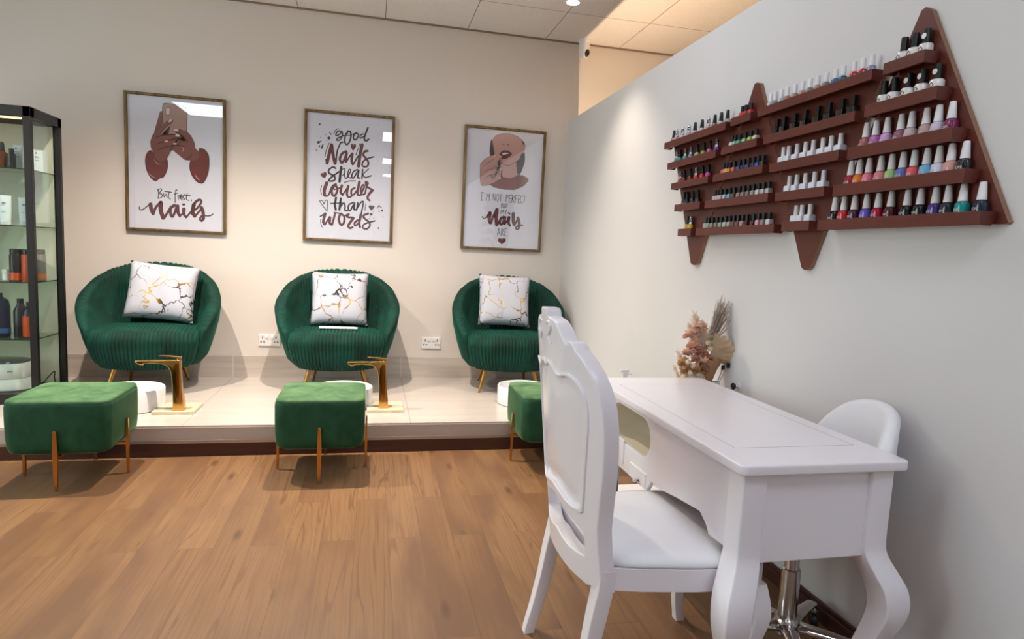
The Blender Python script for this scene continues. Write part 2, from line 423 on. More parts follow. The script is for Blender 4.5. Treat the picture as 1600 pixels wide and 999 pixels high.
spotlight(-1.5, 4.0, 2.88, 'ceiling spotlight above the left green ottoman')
# warm light strip fixed to the far face of the partition, shining up the next room
t = empty('light_strip', (XW+PT, 1.0, 2.1)); tag(t, 'warm light strip on the far side of the grey partition', 'light strip')
boxobj('channel', (0, .02, -4.0, 4.2, -.012, 0), M_PLAST, t)
boxobj('diffuser', (.002, .018, -4.0, 4.2, 0, .004), mat('strip_diffuser', '#ffffff', .5, emit=('#ffcf9a', 4)), t)
l = area_light('strip_glow', (XW+PT+.012, 3.0, 2.108), (radians(180), 0, 0), .016, 4.4, STRIP_POWER, (1, .69, .43))

# ------------------------------------------------------------------ security camera
p = on_y(914, 72, 5.3)
t = empty('security_camera', (p.x, 5.31, ZC)); tag(t, 'small white security camera under the ceiling in the corner', 'camera')
bm = bmesh.new(); lathe(bm, [(.052, -.0), (.052, -.02), (.046, -.026)][::-1], 28); obj('base', bm, M_PLAST, t, auto=40)
bm = bmesh.new(); lathe(bm, [(.001, -.148), (.022, -.145), (.038, -.13), (.045, -.105), (.046, -.07), (.045, -.026)], 28); obj('head', bm, M_PLAST, t, auto=40)
bm = bmesh.new()
b2 = bmesh.new(); bmesh.ops.create_uvsphere(b2, u_segments=24, v_segments=14, radius=.03)
merge(bm, b2, 0, Matrix.Translation((.012, -.026, -.108)) @ Matrix.Diagonal((.9, .8, 1.15, 1))); obj('lens_cover', bm, mat('brown_black_lens', '#2c1c16', .15), t, smooth=True)

# ------------------------------------------------------------------ wall sockets
def socket(x, z, label):
    t = empty('wall_socket', (x, YB, z)); tag(t, label, 'wall socket', 'double wall sockets')
    boxobj('faceplate', (-.084, .084, -.011, 0, -.05, .05), M_PLAST, t, .004)
    for s in (-1, 1):
        boxobj('switch', (s*.021-.013, s*.021+.013, -.016, -.010, .012, .036), M_PLAST, t, .002)
        cx = s*.052
        for hx0, hx1, hz0, hz1 in ((cx-.0035, cx+.0035, .012, .03), (cx-.018, cx-.006, -.02, -.012), (cx+.006, cx+.018, -.02, -.012)): boxobj('pin_hole', (hx0, hx1, -.0118, -.009, hz0, hz1), M_DARK, t)
socket(-.793, .497, 'white double wall socket between left and middle armchairs')
socket(.527, .493, 'white double wall socket between middle and right armchairs')

# ------------------------------------------------------------------ framed posters
INK, MAROON, GREYINK = mat('black_ink', '#26242b', .6), mat('maroon_ink', '#6d383b', .6), mat('grey_ink', '#4a484e', .6)
P_SKIN, P_SKIN2, P_PHONE, P_SLEEVE = mat('print_brown_skin', '#7d4d47', .6), mat('print_pink_skin', '#c49a93', .6), mat('print_rose_phone', '#ad8880', .6), mat('print_maroon_sleeve', '#6e302e', .6)
P_LINE, P_NAIL, P_HAIR, P_LIP, P_TOP, P_WHITE = mat('print_line', '#43262c', .6), mat('print_nail', '#dcc5bd', .6), mat('print_hair', '#443f42', .6), mat('print_lips', '#5e3134', .6), mat('print_top', '#7f4646', .6), mat('print_white', '#eceaf0', .6)

class Art:
    """flat artwork on a poster sheet; traced points (in a crop of the photo) are laid onto the wall plane, then made local to the poster"""
    def __init__(s, plane_y, org): s.y = plane_y; s.org = Vector(org); s.bm = bmesh.new(); s.mats = []; s.k = 0
    def crop(s, ox, oy, sc): s.c = (ox, oy, sc)
    def P(s, q):
        p = on_y(s.c[0]+q[0]/s.c[2], s.c[1]+q[1]/s.c[2], s.y); return p - s.org
    def mi(s, m):
        if m not in s.mats: s.mats.append(m)
        return s.mats.index(m)
    def layer(s): s.k += 1; return -.0003*s.k
    def poly(s, pts, m, smooth=True, z=None):
        z = s.layer() if z is None else z
        q = crom(pts+[pts[0]], 4)[:-1] if smooth else pts
        vs = [s.bm.verts.new(s.P(p[:2]) + Vector((0, z, 0))) for p in (tuple(v) for v in [(p[0], p[1]) for p in q])]
        try: f = s.bm.faces.new(vs); f.material_index = s.mi(m)
        except ValueError: return
        bmesh.ops.triangulate(s.bm, faces=[f])
    def stroke(s, pts, w, m, w2=None, z=None, taper=.0):
        z = s.layer() if z is None else z
        q = [Vector((p[0], p[1], 0)) for p in pts]; q = crom(q, 7); n = len(q); mi = s.mi(m)
        prev = None
        # round ends
        L = []; Rr = []
        for i, p in enumerate(q):
            t = (q[min(i+1, n-1)]-q[max(i-1, 0)]); t = t.normalized() if t.length else Vector((1, 0, 0)); nn = Vector((-t.y, t.x, 0))
            f = i/(n-1); ww = (w + ((w2 if w2 is not None else w)-w)*f)/2
            if taper: ww *= min(1, .35+f/taper, .35+(1-f)/taper)
            L.append(p+nn*ww); Rr.append(p-nn*ww)
            if i in (0, n-1):
                d = -1 if i == 0 else 1; cap = [p + nn*ww*cos(a)+t*d*ww*sin(a) for a in [pi*k/6 for k in range(7)]]
                vs = [s.bm.verts.new(s.P(c)+Vector((0, z, 0))) for c in cap]
                f_ = s.bm.faces.new(vs); f_.material_index = mi
        A = [s.bm.verts.new(s.P(c)+Vector((0, z, 0))) for c in L]; B = [s.bm.verts.new(s.P(c)+Vector((0, z, 0))) for c in Rr]
        for i in range(n-1):
            f_ = s.bm.faces.new((A[i], A[i+1], B[i+1], B[i])); f_.material_index = mi
    def brush(s, pts, w, m=None, w2=None, edge=5):
        s.stroke(pts, w+edge, INK, None if w2 is None else w2+edge, z=-.0006); s.stroke(pts, max(w-edge, 4), m or MAROON, None if w2 is None else max(w2-edge, 4), z=-.0010)
    def dot(s, x, y, rx, m, ry=None, rot=0):
        ry = ry or rx; s.poly([(x+rx*cos(a)*cos(rot)-ry*sin(a)*sin(rot), y+rx*cos(a)*sin(rot)+ry*sin(a)*cos(rot)) for a in [2*pi*k/14 for k in range(14)]], m, False, z=-.0012)
    def heart(s, cx, cy, w, h, m, rot=0, z=None):
        pts = []
        for k in range(28):
            a = 2*pi*k/28; x = 16*sin(a)**3/16*w/2; y = -(13*cos(a)-5*cos(2*a)-2*cos(3*a)-cos(4*a))/15*h/2
            pts.append((cx+x*cos(rot)-y*sin(rot), cy+x*sin(rot)+y*cos(rot)))
        s.poly(pts, m, False, z=z if z is not None else -.001)

def poster(cx, cz, label, paint, w=.708, h=1.036):
    D = .03; t = empty('framed_poster', (cx, YB, cz)); tag(t, label, 'framed poster', 'framed posters above the armchairs')
    f = .021
    bm = bmesh.new(); W2, H2 = w/2, h/2
    outer = [(-W2, -H2), (W2, -H2), (W2, H2), (-W2, H2)]; prof = [(0, 0), (0, -D), (.004, -D-.003), (f-.004, -D-.003), (f, -D+.002), (f, -.006)]
    rings = []
    for a, b in ((-1, -1), (1, -1), (1, 1), (-1, 1)): rings.append([bm.verts.new((a*(W2-i), y, b*(H2-i))) for i, y in prof])
    for k in range(4):
        A, B = rings[k], rings[(k+1) % 4]
        for i in range(len(prof)-1): bm.faces.new((A[i], B[i], B[i+1], A[i+1]))
    obj('frame', bm, M_BRONZE, t, auto=40)
    yp = -.014
    a = Art(YB+yp, (cx, YB+yp, cz)); paint(a)
    b2 = bmesh.new(); box(b2, -W2+f*.5, W2-f*.5, 0, .004, -H2+f*.5, H2-f*.5)
    mi = a.mi(M_PAPER); merge(a.bm, b2, mi)
    me = bpy.data.meshes.new('print'); a.bm.to_mesh(me); a.bm.free()
    for m in a.mats: me.materials.append(m)
    o = bpy.data.objects.new('print', me); link(o, t); o.location = (0, yp, 0)
    boxobj('glass_pane', (-W2+f*.6, W2-f*.6, -.0245, -.0225, -H2+f*.6, H2-f*.6), M_PICG, t)

def paint_phone(a):
    a.crop(215, 150, 7.138)
    a.poly([(250, 172), (280, 168), (280, 310), (192, 425), (183, 405), (213, 300)], P_SKIN, False)
    ph = [(274, 120), (286, 84), (306, 77), (480, 96), (540, 122), (558, 180), (552, 400), (540, 502), (264, 438), (276, 330)]
    a.poly(ph, P_LINE, False); a.poly([(282, 124), (292, 92), (308, 84), (478, 102), (534, 128), (549, 184), (545, 398), (534, 494), (272, 432), (283, 330)], P_PHONE, False)
    a.poly([(312, 134), (360, 128), (366, 200), (346, 218), (312, 210)], P_LINE, True); a.poly([(316, 140), (356, 134), (361, 196), (344, 212), (316, 204)], P_NAIL, True)
    for pts in ([(150, 604), (112, 625), (84, 700), (96, 820), (150, 920), (205, 952), (250, 918), (292, 908), (335, 820), (340, 738), (318, 700), (240, 690)], [(690, 578), (742, 592), (790, 650), (802, 740), (790, 860), (742, 965), (702, 976), (650, 950), (600, 880), (580, 800), (590, 725), (650, 700)]):
        a.poly(pts, P_LINE); cx = sum(p[0] for p in pts)/len(pts); cy = sum(p[1] for p in pts)/len(pts)
        a.poly([(cx+(p[0]-cx)*.93, cy+(p[1]-cy)*.95) for p in pts], P_SLEEVE)
    left = [(165, 440), (215, 385), (260, 335), (345, 272), (382, 260), (402, 278), (372, 325), (300, 385), (265, 438), (430, 428), (476, 446), (466, 468), (410, 505), (430, 535), (380, 588), (355, 650), (325, 712), (275, 745), (225, 740), (190, 690), (182, 640), (150, 580), (143, 510)]
    right = [(408, 368), (455, 366), (560, 403), (600, 450), (635, 520), (642, 580), (690, 630), (695, 700), (640, 730), (590, 720), (530, 716), (450, 650), (375, 592), (345, 578), (400, 545), (500, 520), (540, 498), (500, 440), (432, 402)]
    for pts in (right, left):
        a.poly(pts, P_LINE, False); cx = sum(p[0] for p in pts)/len(pts); cy = sum(p[1] for p in pts)/len(pts)
        a.poly([(cx+(p[0]-cx)*.972, cy+(p[1]-cy)*.972) for p in pts], P_SKIN, False)
    z = -.0085
    for s in ([(210, 465), (300, 438), (430, 430)], [(230, 530), (330, 503), (470, 465)], [(230, 602), (330, 568), (440, 545)], [(560, 697), (590, 680), (608, 655)], [(400, 540), (470, 552), (520, 562)], [(420, 400), (480, 440), (540, 495)]): a.stroke(s, 7, P_LINE, z=z)
    for s in ([(128, 860), (160, 895), (200, 916)], [(645, 880), (665, 915), (697, 945)], [(188, 712), (225, 758), (272, 764)], [(500, 570), (518, 600), (494, 632)], [(272, 430), (320, 370), (390, 310)]): a.stroke(s, 6, P_NAIL, z=z-.0003, taper=.5)
    for x, y, rx, ry, r in ((368, 280, 24, 13, -.6), (436, 384, 26, 14, .15), (450, 443, 26, 13, .2), (325, 508, 24, 9, -.1), (420, 536, 22, 9, .1)):
        a.poly([(x+rx*cos(k)*cos(r)-ry*sin(k)*sin(r), y+rx*cos(k)*sin(r)+ry*sin(k)*cos(r)) for k in [2*pi*i/14 for i in range(14)]], P_NAIL, False, z=z-.0006)
    a.crop(205, 285, 11.43); w = 15
    for s in ([(478, 125), (488, 200), (480, 285)], [(470, 150), (520, 115), (545, 140), (500, 195), (545, 212), (550, 260), (488, 290)], [(575, 200), (590, 262), (622, 212), (642, 268)], [(680, 168), (665, 262), (700, 302)], [(600, 165), (720, 176)],
              [(825, 150), (800, 135), (788, 205), (785, 362)], [(770, 212), (830, 192)], [(835, 222), (842, 300)], [(860, 230), (870, 292)], [(865, 250), (892, 215)], [(885, 275), (908, 232), (882, 262), (900, 302), (940, 232)], [(955, 215), (922, 258), (955, 300), (920, 316)], [(1000, 200), (985, 300), (1035, 325)], [(960, 235), (1055, 237)], [(1080, 315), (1068, 345)]):
        a.stroke(s, w, INK, z=-.0006)
    a.stroke([(147, 440), (155, 485), (212, 484), (330, 390)], 20, INK, z=-.0005); a.stroke([(1310, 600), (1400, 600), (1460, 570)], 20, INK, z=-.0005)
    for s, w, w2 in (([(345, 395), (360, 490), (392, 560)], 62, 50), ([(395, 570), (440, 450), (525, 360)], 34, 40), ([(530, 370), (528, 500), (570, 635)], 72, 60), ([(585, 645), (650, 540), (710, 435)], 34, 30),
                     ([(770, 410), (705, 470), (705, 570), (740, 612), (785, 520), (812, 420)], 46, 30), ([(828, 425), (838, 540), (868, 600)], 56, 40), ([(870, 602), (930, 550)], 22, 20), ([(940, 485), (938, 560), (980, 628)], 60, 26), ([(980, 630), (1080, 512)], 22, 22),
                     ([(1085, 560), (1130, 380), (1215, 312), (1252, 352), (1190, 450), (1130, 500)], 40, 26), ([(1118, 400), (1100, 530), (1135, 605)], 62, 50), ([(1140, 608), (1240, 490)], 30, 24), ([(1255, 455), (1285, 545), (1290, 650)], 56, 46), ([(1290, 655), (1260, 690), (1226, 655), (1258, 600)], 30, 24)):
        a.brush(s, w, MAROON, w2, 10)
    a.dot(938, 396, 30, INK, 20)

def paint_quote(a):
    a.crop(490, 190, 11.096)
    for x, y, r in ((105, 48, 17), (265, 287, 27), (225, 330, 8), (85, 362, 24), (102, 428, 15), (48, 495, 10), (205, 226, 8), (60, 265, 6), (118, 278, 6)): a.dot(x, y, r, INK)
    for s, w in (([(75, 358), (130, 346)], 20), ([(160, 405), (140, 462)], 26), ([(275, 185), (302, 225)], 16), ([(350, 207), (385, 150), (430, 120)], 13)): a.stroke(s, w, INK, z=-.0006)
    for s, w in (([(490, 172), (430, 165), (385, 222), (405, 245), (455, 215), (490, 175)], 24), ([(495, 178), (498, 245), (450, 320), (402, 322), (420, 288), (520, 242)], 24), ([(600, 165), (552, 240), (540, 350), (575, 400), (622, 350), (650, 240), (630, 172), (598, 165)], 28), ([(505, 242), (565, 240)], 12), ([(595, 200), (572, 240), (640, 235), (720, 200)], 12),
                 ([(740, 195), (692, 250), (700, 310), (740, 308), (778, 235), (738, 196)], 28), ([(860, 215), (812, 240), (810, 288), (870, 258)], 22), ([(940, 112), (892, 240), (880, 308), (912, 335), (952, 308)], 32),
                 ([(380, 812), (340, 790), (272, 830), (265, 890), (345, 940), (375, 990), (335, 1032), (262, 1022), (330, 950), (440, 872)], 30), ([(480, 792), (465, 900), (450, 1042)], 44), ([(480, 835), (540, 818), (528, 900), (498, 940)], 16), ([(535, 900), (545, 970), (572, 980), (642, 862), (618, 830), (595, 900), (602, 965), (650, 980)], 20),
                 ([(760, 832), (692, 870), (660, 950), (692, 980), (750, 885), (780, 842)], 24), ([(785, 852), (765, 965), (792, 982)], 28), ([(850, 832), (838, 990)], 26), ([(950, 822), (850, 922)], 18), ([(850, 922), (900, 972), (1000, 940)], 22)): a.stroke(s, w, INK, z=-.0006)
    for s in ([(270, 370), (222, 490), (195, 612)], [(805, 380), (730, 582)]): a.stroke(s, 13, INK, z=-.0006)
    a.stroke([(385, 730), (410, 520), (468, 372), (505, 362)], 26, INK, z=-.0005)
    for s, w, w2 in (([(310, 405), (262, 600), (232, 722)], 48, 44), ([(312, 408), (342, 600), (372, 728)], 48, 40), ([(215, 662), (232, 722)], 20, 24), ([(560, 520), (492, 560), (456, 650), (490, 718), (540, 640), (572, 535)], 36, 28), ([(572, 540), (558, 695)], 36, 30), ([(562, 705), (648, 572)], 18, 18), ([(670, 562), (660, 680), (680, 740)], 40, 34), ([(690, 738), (770, 602)], 18, 18), ([(840, 405), (802, 600), (780, 775)], 48, 44), ([(935, 512), (890, 520), (862, 580), (918, 650), (950, 715), (930, 775), (862, 780), (842, 730), (902, 658), (1040, 612)], 32, 16)): a.brush(s, w, MAROON, w2, 9)
    a.heart(688, 440, 95, 140, MAROON, .05); a.heart(178, 930, 110, 120, MAROON, -.35)
    a.crop(490, 270, 9.99)
    a.stroke([(480, 155), (560, 130), (655, 130)], 14, INK, z=-.0006)
    for s in ([(125, 200), (110, 270), (125, 345)], [(815, 480), (800, 592)], [(110, 730), (112, 790), (132, 852)]): a.stroke(s, 11, INK, z=-.0006)
    for s, w, w2 in (([(205, 162), (168, 270), (170, 345)], 48, 42), ([(175, 365), (230, 350), (288, 215), (340, 180)], 20, 16), ([(345, 182), (287, 240), (290, 335), (330, 358), (372, 270), (345, 190)], 32, 28), ([(330, 205), (312, 258), (385, 248), (430, 215)], 14, 14), ([(440, 200), (422, 300), (450, 345)], 32, 30), ([(452, 348), (520, 245)], 16, 16), ([(540, 212), (520, 320), (542, 380), (592, 368)], 34, 20),
                     ([(640, 240), (592, 270), (590, 335), (622, 345), (680, 272)], 24, 20), ([(715, 145), (690, 280), (690, 345), (735, 348)], 36, 20), ([(735, 340), (790, 222), (768, 192), (737, 260), (752, 340), (800, 328)], 22, 18), ([(802, 328), (830, 205), (850, 165), (815, 142), (820, 192), (852, 232), (915, 268)], 18, 26), ([(918, 275), (862, 340), (842, 400), (875, 434)], 38, 22),
                     ([(105, 682), (180, 640)], 16, 20), ([(180, 642), (152, 760), (172, 805)], 38, 34), ([(178, 810), (250, 690)], 22, 20), ([(255, 700), (252, 785), (282, 812)], 36, 30), ([(288, 812), (338, 632)], 26, 24), ([(322, 622), (440, 640)], 12, 12), ([(420, 642), (392, 720), (420, 808), (468, 795), (480, 695), (432, 642)], 30, 24), ([(485, 675), (555, 645), (522, 690), (612, 702)], 18, 24), ([(620, 712), (562, 790), (542, 835), (570, 868), (610, 850)], 36, 22), ([(690, 740), (642, 780), (650, 828), (700, 792)], 26, 22), ([(740, 652), (712, 780), (722, 848)], 36, 28), ([(850, 640), (792, 660), (782, 700), (860, 770), (878, 828), (830, 878), (765, 858), (800, 800), (955, 752)], 28, 16)): a.brush(s, w, MAROON, w2, 7)
    for s, w in (([(350, 390), (332, 500), (347, 580)], 34), ([(265, 482), (440, 470)], 18), ([(425, 402), (402, 578)], 34), ([(412, 540), (468, 472), (490, 520), (490, 588), (530, 590)], 24), ([(620, 465), (552, 500), (542, 570), (572, 590), (620, 502)], 24), ([(640, 472), (632, 570), (662, 580)], 28), ([(690, 472), (672, 578)], 26), ([(677, 560), (740, 462), (775, 452), (768, 520), (745, 640)], 22), ([(210, 602), (132, 502), (96, 442), (140, 440), (160, 490), (180, 440), (214, 440), (210, 600)], 12)): a.stroke(s, w, INK, z=-.0006)
    a.heart(903, 545, 92, 92, GREYINK, .12)
    for x, y, r in ((898, 650, 21), (1013, 866, 14), (935, 612, 6), (1070, 592, 17), (1025, 605, 11), (880, 685, 6), (1075, 685, 5), (870, 715, 8)): a.dot(x, y, r, GREYINK)
    for s, w in (([(995, 555), (1025, 505)], 13), ([(1025, 520), (1060, 545)], 13), ([(930, 722), (948, 700)], 7)): a.stroke(s, w, GREYINK, z=-.0006)

def paint_face(a):
    a.crop(740, 200, 9.99)
    for pts in ([(270, 190), (290, 185), (310, 320), (325, 415), (265, 435), (250, 360)], [(300, 490), (345, 465), (325, 500)], [(352, 540), (385, 520), (392, 640), (368, 605)], [(798, 385), (735, 430), (690, 520), (672, 600), (686, 710), (720, 732), (762, 640), (799, 520)]): a.poly(pts, P_HAIR)
    a.poly([(690, 732), (780, 745), (850, 790), (856, 830), (780, 910), (640, 970), (470, 965), (320, 930), (248, 885), (330, 835), (400, 800), (375, 712), (460, 770), (560, 790), (640, 772)], P_TOP, False)
    face = [(300, 180), (345, 118), (440, 85), (560, 85), (690, 130), (755, 185), (770, 255), (795, 242), (808, 270), (800, 340), (780, 385), (740, 420), (715, 490), (672, 520), (665, 620), (690, 728), (640, 772), (560, 792), (460, 772), (372, 710), (382, 560), (395, 520), (332, 420), (305, 300)]
    a.poly(face, P_LINE, False); cx, cy = 545, 430
    a.poly([(cx+(p[0]-cx)*.984, cy+(p[1]-cy)*.99) for p in face], P_SKIN2, False)
    z = -.004
    for s in ([(392, 515), (460, 570), (560, 582), (668, 528)], [(755, 200), (772, 262), (750, 275)]): a.stroke(s, 7, P_LINE, z=z)
    a.poly([(400, 410), (440, 365), (475, 350), (500, 362), (520, 350), (560, 370), (600, 408), (540, 465), (470, 490), (430, 470)], P_LIP, z=z)
    a.poly([(440, 405), (480, 390), (550, 398), (500, 413), (462, 420)], P_WHITE, z=z-.0003)
    a.dot(468, 259, 15, P_LINE, 8); a.dot(538, 264, 14, P_LINE, 8)
    for x, y in ((468, 259), (538, 264)): a.poly([(x+14*cos(k), y+8*sin(k)) for k in [2*pi*i/12 for i in range(12)]], P_LINE, False, z=z)
    hand = [(330, 418), (357, 436), (300, 482), (430, 426), (442, 452), (370, 532), (258, 640), (430, 632), (444, 655), (330, 708), (235, 745), (255, 790), (420, 772), (438, 790), (330, 852), (240, 892), (140, 905), (110, 880), (98, 780), (103, 560), (170, 490), (250, 440)]
    a.poly(hand, P_LINE, False, z=z-.0006); cx, cy = 230, 660
    a.poly([(cx+(p[0]-cx)*.975, cy+(p[1]-cy)*.98) for p in hand], P_SKIN2, False, z=z-.0009)
    for s in ([(160, 585), (230, 540), (330, 480)], [(170, 688), (230, 655), (310, 643)], [(170, 797), (240, 745), (320, 722)]): a.stroke(s, 9, P_LINE, z=z-.0012, taper=.6)
    for x, y, r in ((330, 432, -.4), (415, 450, -.7), (420, 648, .2), (412, 785, -.1)): a.poly([(x+20*cos(k)*cos(r)-9*sin(k)*sin(r), y+20*cos(k)*sin(r)+9*sin(k)*cos(r)) for k in [2*pi*i/12 for i in range(12)]], P_NAIL, False, z=z-.0015)
    a.crop(740, 295, 10.52)
    S = [[(135, 60), (133, 190)], [(118, 60), (165, 62)], [(115, 190), (162, 190)], [(186, 64), (181, 92)], [(207, 195), (215, 76)], [(215, 76), (238, 142)], [(238, 142), (262, 82)], [(262, 82), (260, 200)], [(316, 196), (322, 80)], [(322, 80), (355, 202)], [(355, 202), (360, 86)],
         [(395, 86), (372, 145), (393, 206), (418, 148), (395, 86)], [(415, 94), (482, 100)], [(447, 97), (442, 214)], [(530, 216), (540, 94)], [(540, 94), (574, 125), (536, 162)], [(590, 105), (580, 222)], [(590, 105), (622, 110)], [(585, 162), (612, 165)], [(580, 222), (612, 225)], [(638, 108), (628, 226)], [(638, 108), (668, 138), (633, 168)], [(640, 168), (668, 230)],
         [(692, 110), (682, 232)], [(692, 110), (722, 115)], [(688, 168), (715, 170)], [(740, 112), (728, 234)], [(740, 112), (768, 118)], [(734, 172), (760, 175)], [(728, 234), (758, 236)], [(802, 128), (776, 135), (768, 190), (780, 232), (806, 222)], [(805, 119), (862, 124)], [(838, 122), (828, 236)],
         [(460, 240), (457, 316)], [(460, 240), (490, 256), (462, 275)], [(462, 275), (496, 300), (457, 316)], [(506, 246), (503, 298), (518, 316), (532, 298), (534, 247)], [(535, 248), (567, 251)], [(552, 250), (549, 321)],
         [(447, 416), (455, 346)], [(455, 346), (472, 388)], [(472, 388), (492, 346)], [(492, 346), (496, 418)], [(515, 346), (528, 382)], [(546, 346), (528, 382)], [(528, 382), (525, 421)],
         [(390, 770), (411, 650)], [(411, 650), (440, 772)], [(398, 726), (433, 730)], [(456, 772), (462, 656)], [(462, 656), (492, 684), (460, 712)], [(464, 712), (495, 774)], [(516, 656), (512, 775)], [(516, 656), (545, 659)], [(514, 712), (540, 714)], [(512, 775), (544, 776)]]
    for s in S: a.stroke(s, 9, GREYINK, z=-.0006)
    a.stroke([(140, 460), (170, 490), (218, 462)], 16, INK, z=-.0005)
    for s, w, w2 in (([(215, 465), (275, 398)], 26, 40), ([(265, 410), (258, 490), (275, 560)], 60, 46), ([(285, 560), (340, 420), (385, 335)], 30, 26), ([(383, 350), (370, 480), (378, 590)], 54, 44), ([(388, 600), (450, 472)], 20, 20), ([(492, 462), (442, 510), (435, 575), (468, 582), (508, 475)], 30, 24), ([(520, 470), (505, 580)], 30, 24), ([(512, 588), (570, 492)], 14, 14), ([(580, 475), (574, 560), (597, 608)], 42, 24), ([(652, 412), (652, 540), (668, 598)], 46, 36), ([(672, 598), (730, 485)], 20, 20), ([(728, 482), (748, 560), (746, 635)], 40, 34), ([(746, 645), (722, 672), (692, 645), (740, 602), (805, 600)], 20, 12)): a.brush(s, w, MAROON, w2, 9)
    a.dot(584, 406, 26, INK, 12, .6); a.heart(464, 858, 132, 116, INK); a.heart(464, 856, 112, 94, MAROON, z=-.0014)

poster(-1.476, 1.854, 'gold framed poster of hands holding a phone, reading But first, nails', paint_phone)
poster(-.185, 1.844, 'gold framed lettering poster reading good Nails speak Louder than words', paint_quote)
poster(1.102, 1.837, 'gold framed poster of a face, reading not perfect but my Nails are', paint_face)


# ------------------------------------------------------------------ armchairs
def armchair_shell():
    A, Bk = .467, .36; T = radians(124); NR = 58; NT = NR*6
    def Hh(t): return interp(abs(math.degrees(t)), [0, 20, 40, 55, 83, 98, 110, 124], [.905, .89, .85, .805, .70, .625, .545, .44])
    def aw(z): return interp(z, [.19, .24, .38, .52, .62, .95], [.325, .374, .42, .455, .467, .455])
    def bw(z): return interp(z, [.19, .24, .38, .52, .62, .95], [.24, .285, .32, .345, .355, .365])
    bm = bmesh.new(); rings = []
    for i in range(NT+1):
        t = -T + 2*T*i/NT; H = Hh(t); e = min(1, (T-abs(t))/radians(22)); th = .045+.06*sqrt(e); rr = .018+.02*e
        rib = abs(sin(pi*NR*i/NT))**.5
        pr = []     # (inset from the outer surface, z, rib weight)
        for k in range(8): pr.append((0, .19+(H-rr-.19)*k/7, .0))
        for k in range(1, 8):
            a = pi*k/8; pr.append((rr*(1-cos(a))*1.15, H-rr+rr*sin(a), min(1, k/4)))
        zi = .36
        for k in range(9):
            f = k/8; z = (H-rr)+(zi-(H-rr))*f; pr.append((rr*2.3+(th-rr*2.3)*min(1, f*1.6)+.06*f*f, z, 1))
        pts = []
        for ins, z, wgt in pr:
            a, b = aw(max(z, .19))-ins, bw(max(z, .19))-ins
            x, y = a*math.copysign(abs(sin(t))**.78, t), b*cos(t)
            if wgt:
                n = Vector((-sin(t), -cos(t), 0)) if z < H-rr else Vector((0, 0, 1)); d = .013*rib*wgt
                if z >= H-rr: d2 = Vector((0, 0, d))
                else: d2 = n*d
                pts.append(Vector((x, y, z))+d2)
            else: pts.append(Vector((x, y, z)))
        rings.append(pts)
    loft(bm, rings, caps=True, closed=True)
    return bm
def armchair_seat():
    bm = bmesh.new(); NR = 27; NX = NR*6; hw = .345
    def yf(x): return -(.20+.165*max(0, 1-(abs(x)/hw)**2.3)**.8)
    rows = []
    path = []
    for k in range(12): path.append(('top', k/11))
    for k in range(1, 7): path.append(('arc', k/6))
    for k in range(1, 9): path.append(('down', k/8))
    for kind, f in path:
        row = []
        for i in range(NX+1):
            s = -1+2*i/NX; x = s*hw; rib = abs(sin(pi*NR*i/NX))**.5*.0105
            Y = yf(x); r = .065; zt = .452-.03*abs(s)**3
            if kind == 'top': y = .22+(Y+r-.22)*f; z = zt+.022*sin(pi*min(1, f*.95)); n = (0, 0, 1); xx = x
            elif kind == 'arc': a = pi/2*f; y = Y+r-r*sin(a); z = zt-r+r*cos(a)+.022*sin(pi*.95)*(1-f); n = (0, -sin(a), cos(a)); xx = x
            else:
                z = (zt-r)+(.188-(zt-r))*f; q = interp(z, [.188, .24, .33, .40], [.80, .92, .98, 1]); xx = x*q; y = Y*(q*.82+.18); n = (0, -1, 0)
            row.append(bm.verts.new((xx+n[0]*rib, y+n[1]*rib, z+n[2]*rib)))
        rows.append(row)
    for a, b in zip(rows, rows[1:]):
        for i in range(NX): bm.faces.new((a[i], a[i+1], b[i+1], b[i]))
    return bm
def make_armchair():
    t = empty('armchair'); tag(t, cat='armchair', group='green tub armchairs on the platform')
    obj('backrest', armchair_shell(), M_GREEN, t, smooth=True)
    o = obj('seat', armchair_seat(), M_GREEN, t, smooth=True)
    bm = bmesh.new(); loft(bm, [circle((0, -.01, .183), .27, 36, r2=.215), circle((0, -.01, .200), .30, 36, r2=.24)]); obj('base', bm, M_GREEN, t, auto=40)
    for x, y, fx, fy in ((-.19, -.15, -.242, -.2), (.19, -.15, .242, -.2), (-.16, .17, -.2, .26), (.16, .17, .2, .26)):
        bm = bmesh.new(); loft(bm, [circle((x+(fx-x)*k, y+(fy-y)*k, .19-.187*k), r, 14) for k, r in ((0, .019), (.5, .015), (.97, .0095))]); box(bm, fx-.008, fx+.008, fy-.008, fy+.008, 0, .004, mi=1)
        obj('leg', bm, [M_GOLDLEG, M_BLKP], t, auto=40)
    return t
arm = make_armchair()
AX = [-.233, -1.55, 1.117]
for i, (x, rz, lab) in enumerate(((-.233, 0, 'middle ribbed emerald velvet tub armchair, below the lettering poster'), (-1.55, radians(5), 'left ribbed emerald velvet tub armchair, beside the glass cabinet'), (1.117, radians(-4), 'right ribbed emerald velvet tub armchair, in the corner by the grey wall'))):
    a = arm if i == 0 else copy_tree(arm)
    a.location = (x, 5.0, ZP); a.rotation_euler = (0, 0, rz); a['label'] = lab

